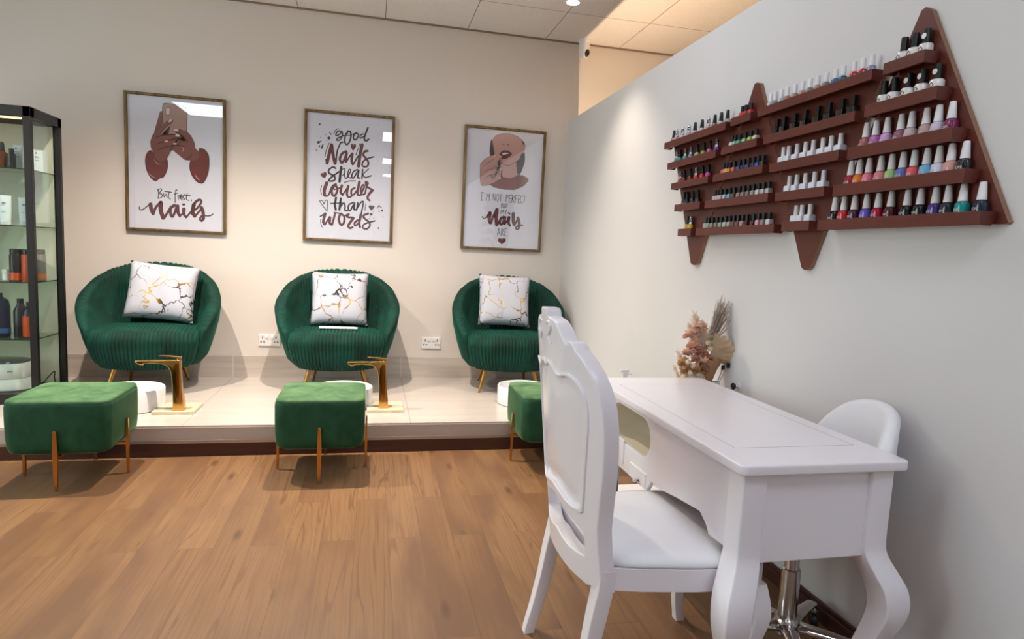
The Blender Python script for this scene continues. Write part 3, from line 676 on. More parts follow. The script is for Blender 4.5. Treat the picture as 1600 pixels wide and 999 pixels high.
# throw cushions
def cushion_bm(w, h, th):
    bm = bmesh.new(); n = 22; top = []; bot = []
    for j in range(n+1):
        ra = []; rb = []
        for i in range(n+1):
            u, v = -1+2*i/n, -1+2*j/n
            pin = 1-.055*(1-abs(u)**2.5)*0 ; x = u*w/2*(1-.05*(1-v*v)*abs(u)**3); z = v*h/2*(1-.05*(1-u*u)*abs(v)**3)
            d = th/2*max(0, (1-u**4)*(1-v**4))**.55 + .0025*sin(9*u+4*v)*(1-u*u)*(1-v*v)
            ra.append(bm.verts.new((x, -d, z))); rb.append(ra[-1] if i in (0, n) or j in (0, n) else bm.verts.new((x, d, z)))
        top.append(ra); bot.append(rb)
    for j in range(n):
        for i in range(n):
            bm.faces.new((top[j][i], top[j][i+1], top[j+1][i+1], top[j+1][i])); bm.faces.new((bot[j][i], bot[j+1][i], bot[j+1][i+1], bot[j][i+1]))
    return bm
for x, y, z, w, h, tilt, roll, rz, sd, lab in ((-.228, 5.055, .882, .43, .42, -16, 0, 0, 1.0, 'white cushion with gold veins on the middle armchair, paper at its foot'),
                                     (-1.49, 5.055, .893, .46, .425, -16, 5, 5, 2.3, 'white cushion with gold veins on the left armchair, leaning askew'),
                                     (1.085, 5.06, .905, .43, .43, -16, 1.5, -2, 4.1, 'white cushion with gold veins on the right armchair')):
    o = obj('throw_cushion', cushion_bm(w, h, .15), marble_cloth('marble_print_%d' % int(sd*10), sd), smooth=True)
    o.rotation_mode = 'XYZ'; o.location = (x, y, z); o.rotation_euler = (radians(tilt), radians(roll), radians(rz)); tag(o, lab, 'cushion', 'marble print cushions')
bm = bmesh.new(); box(bm, -.14, .14, -.035, .035, 0, .006, .001); box(bm, -.138, .12, -.032, .03, .006, .009, .001)
o = obj('folded_leaflet', bm, mat('white_paper', '#e9e9ec', .5)); o.location = (-.225, 4.87, ZP+.484); tag(o, 'white folded leaflet lying at the foot of the middle cushion', 'leaflet')

# ------------------------------------------------------------------ ottomans
def make_ottoman():
    t = empty('ottoman'); tag(t, cat='ottoman', group='green velvet ottomans')
    bm = bmesh.new(); b2 = bmesh.new(); n = 14; S = .234; z0, z1 = .178, .455
    rings = []
    def sq(s, z, r):
        pts = []
        for cx, cy, a0 in ((1, 1, 0), (-1, 1, 90), (-1, -1, 180), (1, -1, 270)):
            for k in range(8):
                a = radians(a0+90*k/7); pts.append(Vector((cx*(s-r)+r*cos(a), cy*(s-r)+r*sin(a), z)))
        # swell the middle of each side
        for p in pts:
            u = min(abs(p.x), abs(p.y))/s; f = 1+.018*(1-u*u); p.x *= f; p.y *= f
        return pts
    prof = [(.16, z0), (.205, z0+.004), (.224, z0+.016), (.232, z0+.04), (.236, z0+.10), (.237, z1-.09), (.237, z1-.03), (.2345, z1-.014), (.229, z1-.004), (.221, z1), (.10, z1-.004), (.01, z1-.004)]
    for s, z in prof: rings.append(sq(s, z, min(.05, s*.7)))
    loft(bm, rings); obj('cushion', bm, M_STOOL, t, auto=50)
    bm = bmesh.new(); loft(bm, [sq(s, z, min(.05, s*.7)) for s, z in ((.232, z1-.012), (.2335, z1-.004), (.230, z1+.003), (.222, z1+.0055), (.19, z1+.008), (.12, z1+.011), (.05, z1+.012), (.01, z1+.012))]); obj('top_panel', bm, M_STOOL_LIT, t, auto=60)  # separate top sheet carrying the painted spotlit green
    for k in range(4):
        c, s = round(cos(k*pi/2)), round(sin(k*pi/2)); bm = bmesh.new(); d = .246
        rings = []
        for z, hw, hd in ((.002, .0055, .005), (.03, .0075, .006), (.17, .012, .007), (.24, .0105, .006), (.306, .008, .005), (.312, .005, .003)):
            rings.append([Vector((x*c-y*s, x*s+y*c, z)) for x, y in ((d-hd, -hw), (d+hd, -hw), (d+hd, hw), (d-hd, hw))])
        loft(bm, rings); obj('leg', bm, M_GOLDLEG, t)
    bm = bmesh.new(); box(bm, -.246, .246, -.008, .008, .163, .176); box(bm, -.008, .008, -.246, .246, .163, .176); obj('cross_bar', bm, M_GOLDLEG, t)
    return t
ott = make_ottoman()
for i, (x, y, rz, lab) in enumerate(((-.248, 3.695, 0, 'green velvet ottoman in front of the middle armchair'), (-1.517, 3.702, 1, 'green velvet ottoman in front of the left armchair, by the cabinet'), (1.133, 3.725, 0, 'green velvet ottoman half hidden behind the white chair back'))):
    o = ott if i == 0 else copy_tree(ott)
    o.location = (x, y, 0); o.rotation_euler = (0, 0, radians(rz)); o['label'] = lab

# ------------------------------------------------------------------ foot basins and taps
def make_basin():
    t = empty('foot_basin'); tag(t, cat='basin', group='round foot basins')
    bm = bmesh.new(); r = .2; lathe(bm, [(.001, .0), (r-.01, 0), (r, .008), (r, .13), (r-.003, .135), (r-.012, .135), (r-.015, .131), (r-.018, .03), (r-.03, .018), (.025, .012), (.001, .012)], 56, caps=False); obj('bowl', bm, M_CERAM, t, auto=35)
    bm = bmesh.new(); lathe(bm, [(.001, .016), (.02, .016), (.024, .0125)], 20, caps=False); obj('drain', bm, M_CHROME, t, auto=35)
    return t
bas = make_basin()
for i, (x, y, lab) in enumerate(((-1.49, 4.40, 'round white foot basin behind the left ottoman'), (-.165, 4.43, 'round white foot basin hidden behind the middle ottoman'), (1.14, 4.46, 'round white foot basin beside the right ottoman'))):
    o = bas if i == 0 else copy_tree(bas)
    o.location = (x, y, ZP); o['label'] = lab
def make_tap():
    t = empty('basin_tap'); tag(t, cat='tap', group='gold waterfall taps')
    out = [(-.033, 0), (-.031, .06), (-.034, .14), (-.037, .21), (-.045, .255), (-.062, .283), (-.09, .297), (-.14, .300), (-.195, .298), (-.205, .292), (-.228, .294), (-.245, .310), (-.243, .316), (-.12, .319), (-.03, .322), (.012, .322), (.012, .26), (.018, .14), (.028, .06), (.033, 0)]
    bm = plate([out], .024, .004, 2); bm.transform(Matrix.Rotation(radians(90), 4, 'X'))
    # flare the base a little in depth
    for v in bm.verts:
        v.co.y *= 1+.35*max(0, 1-v.co.z/.2)
    obj('body', bm, M_GOLD, t, auto=40)
    gr = [(-.030, .275), (-.029, .20), (-.020, .12), (-.006, .055), (-.001, .045), (.004, .055), (.007, .12), (.006, .20), (.004, .300), (-.012, .303)]
    inn = [(-.018, .27), (-.016, .20), (-.010, .13), (-.002, .075), (.0, .13), (-.002, .2), (-.004, .285), (-.011, .288)]
    bm = plate([gr], .003, .0025, 1); bm.transform(Matrix.Translation((0, -.0285, 0)) @ Matrix.Rotation(radians(90), 4, 'X'))
    obj('groove', bm, mat('dark_reflection_gold', '#8a5a26', .22, 1), t, auto=40)  # darker gold plate: the concave face's dark reflection is put into its colour
    bm = plate([[(-.115, .345), (-.11, .349), (-.05, .348), (.012, .341), (.014, .334), (.0, .331), (-.03, .333), (-.08, .342)]], .02, .002, 1); bm.transform(Matrix.Rotation(radians(90), 4, 'X')); obj('lever', bm, M_GOLD, t, auto=40)
    bm = bmesh.new(); lathe(bm, [(.014, .318), (.014, .336)], 16); obj('cartridge', bm, M_GOLD, t, auto=40)
    bm = bmesh.new(); lathe(bm, [(.009, .284), (.011, .296)], 16, c=(-.213, 0, 0)); obj('aerator', bm, M_GOLD, t, auto=40)
    return t
tap = make_tap()
for i, (x, y, lab, sx, sy, slab) in enumerate(((-1.163, 4.26, 'gold waterfall tap beside the left foot basin', -1.19, 4.33, 'cream marble slab under the left gold tap'), (.108, 4.275, 'gold waterfall tap beside the middle armchair legs', .118, 4.325, 'cream marble slab under the middle gold tap'))):
    o = tap if i == 0 else copy_tree(tap)
    o.location = (x, y, ZP+.022); o['label'] = lab
    s = boxobj('marble_slab', (-.12, .12, -.122, .122, 0, .022), M_MARBLE, None, .002); s.location = (sx, sy, ZP); tag(s, slab, 'stone slab', 'marble tap slabs')

# ------------------------------------------------------------------ glass display cabinet
CX0, CX1, CY0, CY1, CZ1 = -2.96, -2.05, 4.5, 4.9, 2.05
cab = empty('display_cabinet', ((CX0+CX1)/2, (CY0+CY1)/2, ZP)); tag(cab, 'tall black framed glass display cabinet at the left edge', 'cabinet')
inv = Matrix.Translation(-Vector(cab.location))
def cpart(name, m, *boxes, bev=.002):
    bm = bmesh.new()
    for b in boxes: box(bm, *b, bev=bev)
    bm.transform(inv); return obj(name, bm, m, cab)
p = .042
cpart('frame', M_BLACK, *[(x, x+p, y, y+q, ZP, CZ1) for x, q in ((CX0, .03), (CX1-p, .03)) for y in (CY0, CY1-.03)], (CX0, CX1, CY0, CY0+.05, CZ1-.062, CZ1), (CX0, CX1, CY1-.05, CY1, CZ1-.062, CZ1), (CX0, CX0+p, CY0, CY1, CZ1-.062, CZ1), (CX1-p, CX1, CY0, CY1, CZ1-.062, CZ1),
      (CX0, CX1, CY0, CY1, ZP, ZP+.068))
cpart('top_panel', M_BLACK, (CX0+.02, CX1-.02, CY0+.02, CY1-.02, CZ1-.02, CZ1-.004))
cpart('back_panel', mat('cabinet_back_board', '#cdc6b6', .6), (CX0+.03, CX1-.03, CY1-.03, CY1-.018, ZP+.06, CZ1-.05))
cpart('door', M_GLASS, (CX0+p, CX1-p, CY0+.02, CY0+.026, ZP+.07, CZ1-.062), bev=0)
cpart('side_pane', M_GLASS, (CX1-.03, CX1-.024, CY0+.03, CY1-.03, ZP+.07, CZ1-.062), bev=0)
SHZ = []
for px_y in (264, 353.5, 441.5, 531):
    SHZ.append(on_y(46, px_y, CY0+.03).z)
for z in SHZ:
    s = cpart('shelf', M_SHELFG, (CX0+.03, CX1-.034, CY0+.03, CY1-.035, z-.006, z), bev=0)
    bm = bmesh.new(); box(bm, CX0+.03, CX1-.034, CY0+.0285, CY0+.030, z-.0062, z); box(bm, CX1-.034, CX1-.0325, CY0+.03, CY1-.035, z-.0062, z); bm.transform(inv); obj('edge', bm, M_SHELFE, s)
bm = bmesh.new(); box(bm, CX0+.3, CX1-.12, CY0+.12, CY0+.16, CZ1-.058, CZ1-.045); bm.transform(inv); obj('cabinet_lamp', bm, mat('cabinet_lamp_glow', '#ffd9a0', .4, emit=('#ffc98a', 3)), cab)

def bottle(name, x, y, z, prof, m, capprof, capm, label, cat, n=20, sx=1, sy=1, band=None, group='bottles in the display cabinet'):
    t = empty(name, (x, y, z)); tag(t, label, cat, group)
    bm = bmesh.new(); lathe(bm, prof, n); bm.transform(Matrix.Diagonal((sx, sy, 1, 1))); obj('body', bm, m, t, auto=35)
    if capprof: bm = bmesh.new(); lathe(bm, capprof, n); bm.transform(Matrix.Diagonal((sx, sy, 1, 1))) if sx != 1 and False else None; obj('cap', bm, capm, t, auto=35)
    if band:
        z0, z1, r, m2 = band; bm = bmesh.new(); lathe(bm, [(r, z0), (r, z1)], n, caps=False); bm.transform(Matrix.Diagonal((sx, sy, 1, 1))); obj('wrap_label', bm, m2, t, smooth=True)
    return t
def cyl(r, h, b=.004): return [(.001, 0), (r-b, 0), (r, b), (r, h-b), (r-b, h), (.001, h)]
M_AMB, M_ORG, M_NAVY, M_PLUM = mat('amber_brown', '#5a2c18', .25), mat('orange_plastic', '#d9531c', .35), mat('navy_plastic', '#1a2340', .3), mat('plum_plastic', '#2c2230', .3)
M_CARD = mat('white_carton', '#e4e8ee', .5); M_LILAC = mat('lilac_plastic', '#b9b2c8', .4); M_PRT = mat('label_print', '#70757e', .6)
z1, z2, z3, z4 = SHZ
yb = CY0+.10
def cx_at(px, py, y): return on_y(px, py, y).x
bottle('dropper_bottle', cx_at(2, 240, yb), yb, z1, cyl(.028, .10), M_AMB, [(.02, .10), (.018, .115), (.016, .15), (.012, .16)], M_BLKP, 'brown dropper bottle on the top cabinet shelf, left of black bottle', 'bottle')
bottle('dropper_bottle', cx_at(18, 240, yb-.03), yb-.03, z1, cyl(.022, .09), M_BLKP, [(.014, .09), (.014, .12)], M_BLKP, 'black dropper bottle on the top cabinet shelf, beside white carton', 'bottle')
def carton(x, y, z, w, d, h, label, rz=0):
    t = empty('carton', (x, y, z), rz); tag(t, label, 'carton', 'white cartons in the display cabinet')
    boxobj('box_body', (-w/2, w/2, -d/2, d/2, 0, h), M_CARD, t, .001)
    bm = bmesh.new(); b2 = bmesh.new(); bmesh.ops.create_circle(b2, cap_ends=True, segments=14, radius=.006); merge(bm, b2, 0, Matrix.Translation((-w*.18, -d/2-.0006, h*.86)) @ Matrix.Rotation(radians(90), 4, 'X'))
    for k in range(4): box(bm, -w*.35, -w*.05+.01*(k % 2), -d/2-.0008, -d/2, h*(.70-.06*k), h*(.70-.06*k)+.003)
    obj('print', bm, M_PRT, t)
carton(cx_at(31, 240, yb+.03), yb+.03, z1, .048, .05, .148, 'white printed carton on top cabinet shelf, left of the front post')
carton(cx_at(44, 240, yb+.1), yb+.1, z1, .05, .05, .143, 'white carton on top cabinet shelf, behind the front post')
carton(-2.12, CY0+.26, z1, .055, .05, .14, 'white carton on top cabinet shelf, seen through the side pane')
def tubeb(x, y, z, h, w, label):
    t = empty('cosmetic_tube', (x, y, z)); tag(t, label, 'tube', 'white cosmetic tubes')
    bm = bmesh.new(); loft(bm, [circle((0, 0, z_), rx, 24, r2=ry) for z_, rx, ry in ((.03, w*.42, w*.36), (h*.5, w*.47, w*.25), (h-.012, w*.5, .006), (h, w*.5, .003))]); obj('body', bm, M_CARD, t, auto=40)
    bm = bmesh.new(); lathe(bm, cyl(w*.41, .03, .003), 24); obj('cap', bm, M_PLAST, t, auto=35)
    bm = bmesh.new(); box(bm, -.008, .008, -w*.25, -w*.22, h*.72, h*.76); box(bm, -.012, .012, -w*.29, -w*.26, h*.45, h*.46); obj('print', bm, M_PRT, t)
tubeb(cx_at(8, 330, yb), yb, z2, .185, .072, 'white cosmetic tube on the second cabinet shelf at the photo edge')
tubeb(cx_at(39, 330, yb), yb, z2, .178, .07, 'white cosmetic tube on the second cabinet shelf by the front post')
bottle('serum_bottle', -2.155, CY0+.2, z2, cyl(.022, .10), M_LILAC, [(.01, .1), (.01, .118), (.001, .119)], M_PLAST, 'small lilac serum bottle on second cabinet shelf behind the post', 'bottle')
bottle('cream_jar', cx_at(11, 432, yb+.02), yb+.02, z3, cyl(.026, .05), M_CERAM, [(.027, .05), (.027, .072), (.001, .073)], M_PLAST, 'small white cream jar on the third cabinet shelf', 'jar')
bottle('shampoo_bottle', cx_at(25.5, 420, yb), yb, z3, [(.001, 0), (.034, 0), (.036, .006), (.036, .165), (.03, .175), (.001, .175)], M_BLKP, [(.032, .175), (.033, .2), (.03, .206), (.001, .206)], M_BLKP, 'black shampoo bottle with orange foot on third cabinet shelf', 'bottle', band=(.008, .055, .0364, M_ORG))
bottle('shampoo_bottle', cx_at(44.5, 420, yb), yb, z3, [(.001, 0), (.034, 0), (.036, .006), (.036, .165), (.03, .175), (.001, .175)], M_ORG, [(.032, .175), (.033, .2), (.03, .206), (.001, .206)], M_BLKP, 'orange shampoo bottle with black cap on third cabinet shelf', 'bottle')
bottle('shampoo_bottle', -2.115, CY0+.2, z3, [(.001, 0), (.034, 0), (.036, .006), (.036, .165), (.03, .175), (.001, .175)], mat('grey_plastic', '#6e6a6c', .4), [(.032, .175), (.033, .2), (.03, .206), (.001, .206)], M_BLKP, 'grey shampoo bottle with orange foot behind the cabinet post', 'bottle', band=(.008, .05, .0364, mat('dull_orange', '#b0664a', .4)))
bottle('pump_bottle', cx_at(0, 500, yb+.03), yb+.03, z4, [(.001, 0), (.05, 0), (.055, .01), (.056, .2), (.047, .24), (.02, .258), (.016, .27)], M_NAVY, [(.018, .268), (.018, .285), (.001, .286)], M_NAVY, 'large navy bottle with blue band on the lowest glass shelf', 'bottle', band=(.03, .06, .0565, mat('blue_band', '#3f68a8', .4)))
bottle('colour_bottle', cx_at(32.5, 490, yb+.05), yb+.05, z4, [(.001, 0), (.037, 0), (.04, .008), (.04, .17), (.018, .215), (.017, .22)], M_PLUM, [(.0185, .22), (.0185, .25), (.001, .251)], M_BLKP, 'dark plum bottle with sloped shoulders on the lowest glass shelf', 'bottle', n=4 if False else 20)
bottle('colour_bottle', cx_at(47, 500, yb), yb, z4, [(.001, 0), (.037, 0), (.04, .008), (.04, .15), (.03, .19), (.017, .2)], M_PLUM, [(.0185, .2), (.0185, .235), (.001, .236)], M_BLKP, 'dark bottle with tall orange label on the lowest glass shelf', 'bottle', band=(.012, .145, .0405, M_ORG))
# sterilizer
mx = -2.345; my = CY0+.19
t = empty('sterilizer', (mx, my, ZP+.068)); tag(t, 'white rounded sterilizer with dark lid in the cabinet bottom', 'appliance')
def se(rx, ry, z, n=40):
    return [Vector((rx*math.copysign(abs(cos(a))**.7, cos(a)), ry*math.copysign(abs(sin(a))**.7, sin(a)), z)) for a in [2*pi*k/n for k in range(n)]]
bm = bmesh.new(); loft(bm, [se(.17, .12, 0), se(.185, .135, .008), se(.185, .135, .05), se(.165, .12, .072), se(.165, .12, .078)]); obj('tray_base', bm, M_PLAST, t, auto=50)
bm = bmesh.new(); loft(bm, [se(.16, .115, .078), se(.168, .122, .085), se(.168, .122, .165), se(.16, .115, .178)]); obj('body', bm, M_PLAST, t, auto=50)
bm = bmesh.new(); loft(bm, [se(.155, .11, .178), se(.15, .105, .19), se(.10, .07, .198)]); obj('lid', bm, mat('smoked_lid', '#3c4650', .12), t, auto=50)
boxobj('badge', (.085, .115, -.118, -.113, .128, .134), M_PRT, t)
bm = bmesh.new(); tube(bm, crom([(-2.145, CY0+.10, ZP+.0735), (-2.14, CY0+.2, ZP+.074), (-2.135, CY0+.27, ZP+.10), (-2.10, CY0+.32, ZP+.155), (-2.105, CY0+.33, ZP+.11), (-2.10, CY0+.335, ZP+.072)]), .004, 8)
o = obj('power_cord', bm, M_BLKP, smooth=True); tag(o, 'thin black cord in the bottom right corner of the cabinet', 'cord')

# ------------------------------------------------------------------ nail polish racks on the grey wall
XL = XW-.075          # front of the shelf lips
XBD = XW-.018         # face of the triangular boards
RACKS = [   # name for labels, board outline in the photo, five shelves: lip corners (top left, bottom left, top right, bottom right)
 ('leftmost', 'leftmost downward pointing brown triangle rack of nail polish', [(1052, 222), (1158, 186), (1090, 411), (1086, 414), (1082, 414), (1079, 411)],
  [((1038, 222.7), (1037.6, 234), (1133.6, 191), (1133, 202)), ((1043, 254.6), (1042.5, 265.4), (1118, 235), (1117.7, 245.5)), ((1048.6, 285), (1048, 296), (1106, 276.8), (1105.3, 286.5)), ((1053.8, 318.8), (1053.3, 329.6), (1093, 315.8), (1092.8, 327)), ((1059, 357.8), (1058.6, 368.7), (1079.3, 357), (1078.9, 368.3))]),
 ('second', 'second brown triangle rack, upright, with small black capped polishes', [(1179, 131), (1183, 129), (1187.5, 130), (1241, 361), (1105, 366)],
  [((1142, 185.5), (1140.7, 198), (1173, 174), (1172, 187)), ((1126.6, 229.6), (1126, 240), (1182, 217), (1181.3, 231)), ((1114, 272), (1113.3, 284.4), (1191, 258.7), (1190.4, 270.6)), ((1101, 312.7), (1100.7, 325), (1199.5, 303), (1199, 316)), ((1087.6, 357), (1086, 369), (1209, 349.6), (1208.4, 363))]),
 ('third', 'third brown triangle rack, pointing down, with white and clear polishes', [(1199, 172), (1381, 112), (1266, 418), (1261, 422), (1256, 422), (1252, 418)],
  [((1184.5, 170), (1183, 184), (1363, 107), (1361, 123)), ((1193, 214), (1192, 226), (1336, 172), (1334, 189)), ((1202.5, 255), (1201, 269), (1310, 235), (1309, 251)), ((1211, 300), (1210.5, 314.5), (1287.5, 292), (1286, 307.5)), ((1221, 346), (1220.5, 361), (1264, 345.5), (1262.5, 360.5))]),
 ('rightmost', 'rightmost and largest brown triangle rack, pointing up', [(1440, 16), (1447, 11), (1456, 15), (1575, 347), (1571, 350), (1296, 352)],
  [((1380, 99), (1380, 116), (1445, 77), (1443, 98)), ((1351, 165), (1350, 183), (1463, 134), (1463, 154)), ((1324.6, 230), (1323, 249), (1487, 199.5), (1486, 220.5)), ((1302, 289), (1300, 307), (1505.5, 263.4), (1505.5, 285.5)), ((1277.7, 344.8), (1276, 362), (1531, 328.4), (1531, 349))])]
TRAY = {}
for ri, (rn, lab, outline, shelves) in enumerate(RACKS):
    pts = [on_x(px, py, XBD) for px, py in outline]
    cy = sum(p.y for p in pts)/len(pts); zb = min(p.z for p in pts)
    t = empty('polish_rack', (XW, cy, zb)); tag(t, lab, 'wall rack', 'interlocking triangle polish racks'); org = Vector(t.location)
    # triangular backing board: outline in (y,z), 18 mm thick, raw edges
    bm = bmesh.new(); loop = [(p.y, p.z) for p in pts]
    f1 = [bm.verts.new((XBD, y, z)) for y, z in loop]; f0 = [bm.verts.new((XW-.0005, y, z)) for y, z in loop]
    bm.faces.new(f1); bm.faces.new(f0)
    for i in range(len(loop)):
        j = (i+1) % len(loop); f = bm.faces.new((f1[i], f1[j], f0[j], f0[i])); f.material_index = 1
    bm.transform(Matrix.Translation(-org)); obj('backing_board', bm, [M_RACK, M_RAW], t)
    for si, (tl, bl, tr, br) in enumerate(shelves):
        A = [on_x(*q, XL) for q in (tl, bl, tr, br)]
        y0 = (A[0].y+A[1].y)/2; y1 = (A[2].y+A[3].y)/2; zt = (A[0].z+A[2].z)/2; zb_ = (A[1].z+A[3].z)/2
        ya, yz = min(y0, y1), max(y0, y1); fz = zt-.005
        TRAY[(ri, si)] = (ya, yz, fz, zt)
        bm = bmesh.new()
        box(bm, XL, XL+.010, ya, yz, zb_, zt, .0008)                       # front lip
        box(bm, XL+.009, XBD, ya+.003, yz-.003, fz-.008, fz)                     # floor
        for yy in (ya, yz-.010):                                            # cut-back end cheeks
            b2 = bmesh.new(); prof = [(XL+.009, zb_), (XL+.009, zt), (XBD-.001, zt), (XBD-.001, zt-(zt-zb_)*.45), (XL+.04, zb_)]
            loft(b2, [[Vector((x, yy, z)) for x, z in prof], [Vector((x, yy+.010, z)) for x, z in prof]]); merge(bm, b2)
        bm.transform(Matrix.Translation(-org)); obj('shelf', bm, M_RACK, t)

# bottle kinds: each mesh is made once; every bottle is its own object with its own cap
ME = {}
def mesh(name, bm, mats, auto=35):
    bmesh.ops.recalc_face_normals(bm, faces=bm.faces[:])
    me = bpy.data.meshes.new(name); bm.to_mesh(me); bm.free()
    for m in mats: me.materials.append(m)
    me.polygons.foreach_set('use_smooth', [True]*len(me.polygons)); me.set_sharp_from_angle(angle=radians(auto)); return me
def lp(prof, n=18, sx=1):
    bm = bmesh.new(); lathe(bm, prof, n)
    if sx != 1: bm.transform(Matrix.Diagonal((sx, 1, 1, 1)))
    return bm
def sqr(s, z, r, sy=None):
    sy = sy or s; out = []
    for cx, cy, a0 in ((1, 1, 0), (-1, 1, 90), (-1, -1, 180), (1, -1, 270)):
        for k in range(4): a = radians(a0+30*k); out.append(Vector((cx*(s-r)+r*cos(a), cy*(sy-r)+r*sin(a), z)))
    return out
def sqp(prof, r):
    bm = bmesh.new(); loft(bm, [sqr(s, z, min(r, s*.8)) for s, z in prof]); return bm
CAPW = mat('cap_white', '#e9e7ea', .35); CAPB = mat('cap_black', '#141416', .3); CAPS = None
k = NB('cap_crackle_silver'); vo = k.n('TexVoronoi'); vo.inputs['Scale'].default_value = 160; k.l(k.obj(), vo.inputs['Vector'])
k.l(k.ramp(vo.outputs['Color'], (.3, lin('#3a3a3e')), (.45, lin('#dedee2'))), k.b.inputs['Base Color']); k.b.inputs['Metallic'].default_value = .8; k.b.inputs['Roughness'].default_value = .25; CAPS = k.m
KINDS = {
 'round': (mesh('round_bottle', lp([(.001, 0), (.016, 0), (.0185, .003), (.0195, .018), (.018, .032), (.013, .0365), (.0085, .0385), (.0085, .041)]), [CAPW]), mesh('tall_white_cap', lp([(.0125, .0385), (.0125, .041), (.0085, .085), (.0075, .087), (.001, .0872)]), [CAPW])),
 'gel': (mesh('gel_bottle', lp([(.001, 0), (.019, 0), (.0205, .003), (.0205, .03), (.018, .0345), (.010, .036)]), [CAPW]), mesh('gel_cap', lp([(.0115, .0355), (.0105, .075), (.0105, .0795), (.001, .08)]), [CAPB])),
 'clear': (mesh('clear_bottle', lp([(.001, 0), (.0125, 0), (.014, .003), (.014, .027), (.0115, .031), (.007, .033)]), [CAPW]), mesh('straight_white_cap', lp([(.0085, .0325), (.0085, .066), (.001, .0665)]), [CAPW])),
 'square': (mesh('square_bottle', sqp([(.013, 0), (.0145, .002), (.0145, .032), (.012, .0345)], .003), [CAPW]), mesh('square_cap', sqp([(.0075, .034), (.0075, .0675), (.007, .068)], .002), [CAPB])),
 'block': (mesh('block_bottle', sqp([(.0155, 0), (.0165, .002), (.0165, .027), (.0145, .031)], .004), [CAPW]), mesh('round_white_cap', lp([(.0095, .0305), (.009, .069), (.0085, .0705), (.001, .071)]), [CAPW])),
 'small': (mesh('small_square_bottle', sqp([(.0115, 0), (.0125, .002), (.0125, .026), (.010, .030)], .003), [CAPW]), mesh('small_black_cap', lp([(.0088, .0295), (.0078, .058), (.001, .0585)]), [CAPB])),
 'tapered': (mesh('tapered_bottle', lp([(.001, 0), (.0135, 0), (.0155, .003), (.0155, .024), (.012, .030), (.0075, .032)]), [CAPW]), mesh('tapered_cap', lp([(.0108, .0315), (.0075, .070), (.006, .0725), (.001, .073)]), [CAPB])),
}
b_ = text_mesh('OPI', .011); b_.transform(Matrix.Translation((-.0199, 0, .013)) @ Matrix.Rotation(radians(-90), 4, 'Z') @ Matrix.Rotation(radians(90), 4, 'X')); ME['opi'] = mesh('opi_lettering', b_, [mat('silver_print', '#d8d4d6', .4)])
b_ = text_mesh('OPI', .007); b_.transform(Matrix.Translation((-.0116, 0, .058)) @ Matrix.Rotation(radians(-90), 4, 'Z') @ Matrix.Rotation(radians(90), 4, 'X')); bmesh.ops.delete(b_, geom=b_.verts[:], context='VERTS'); b_.free()
b_ = bmesh.new(); bmesh.ops.create_circle(b_, cap_ends=True, segments=20, radius=.0085); b_.transform(Matrix.Translation((-.0121, 0, .058)) @ Matrix.Rotation(radians(-90), 4, 'Y')); ME['sticker'] = mesh('round_sticker', b_, [M_PLAST])
b_ = bmesh.new()   # slanted brand square on the white base
for (x0, x1, z0, z1) in ((-.006, .006, .012, .0135), (-.006, .006, .0225, .024), (-.006, -.0045, .012, .024), (.0045, .006, .012, .024)): box(b_, x0, x1, -.0003, .0003, z0, z1)
b_.transform(Matrix.Translation((-.0208, 0, 0)) @ Matrix.Rotation(radians(90), 4, 'Z') @ Matrix.Translation((0, 0, .018)) @ Matrix.Rotation(radians(45), 4, 'Y') @ Matrix.Translation((0, 0, -.018))); ME['mark'] = mesh('square_mark', b_, [M_BLKP])
ORD = ['first', 'second', 'third', 'fourth', 'fifth', 'sixth', 'seventh', 'eighth', 'ninth', 'tenth', 'eleventh', 'twelfth', 'thirteenth', 'fourteenth', 'fifteenth', 'sixteenth']
SHN = ['top', 'second', 'third', 'fourth', 'bottom']
def set_mat(o, m):
    o.material_slots[0].link = 'OBJECT'; o.material_slots[0].material = m
def liquid(c, clear=False):
    return mat('polish_'+c.lstrip('#')+('_clear' if clear else ''), c, .14 if not clear else .08, coat=.5, trans=.25 if clear else 0)
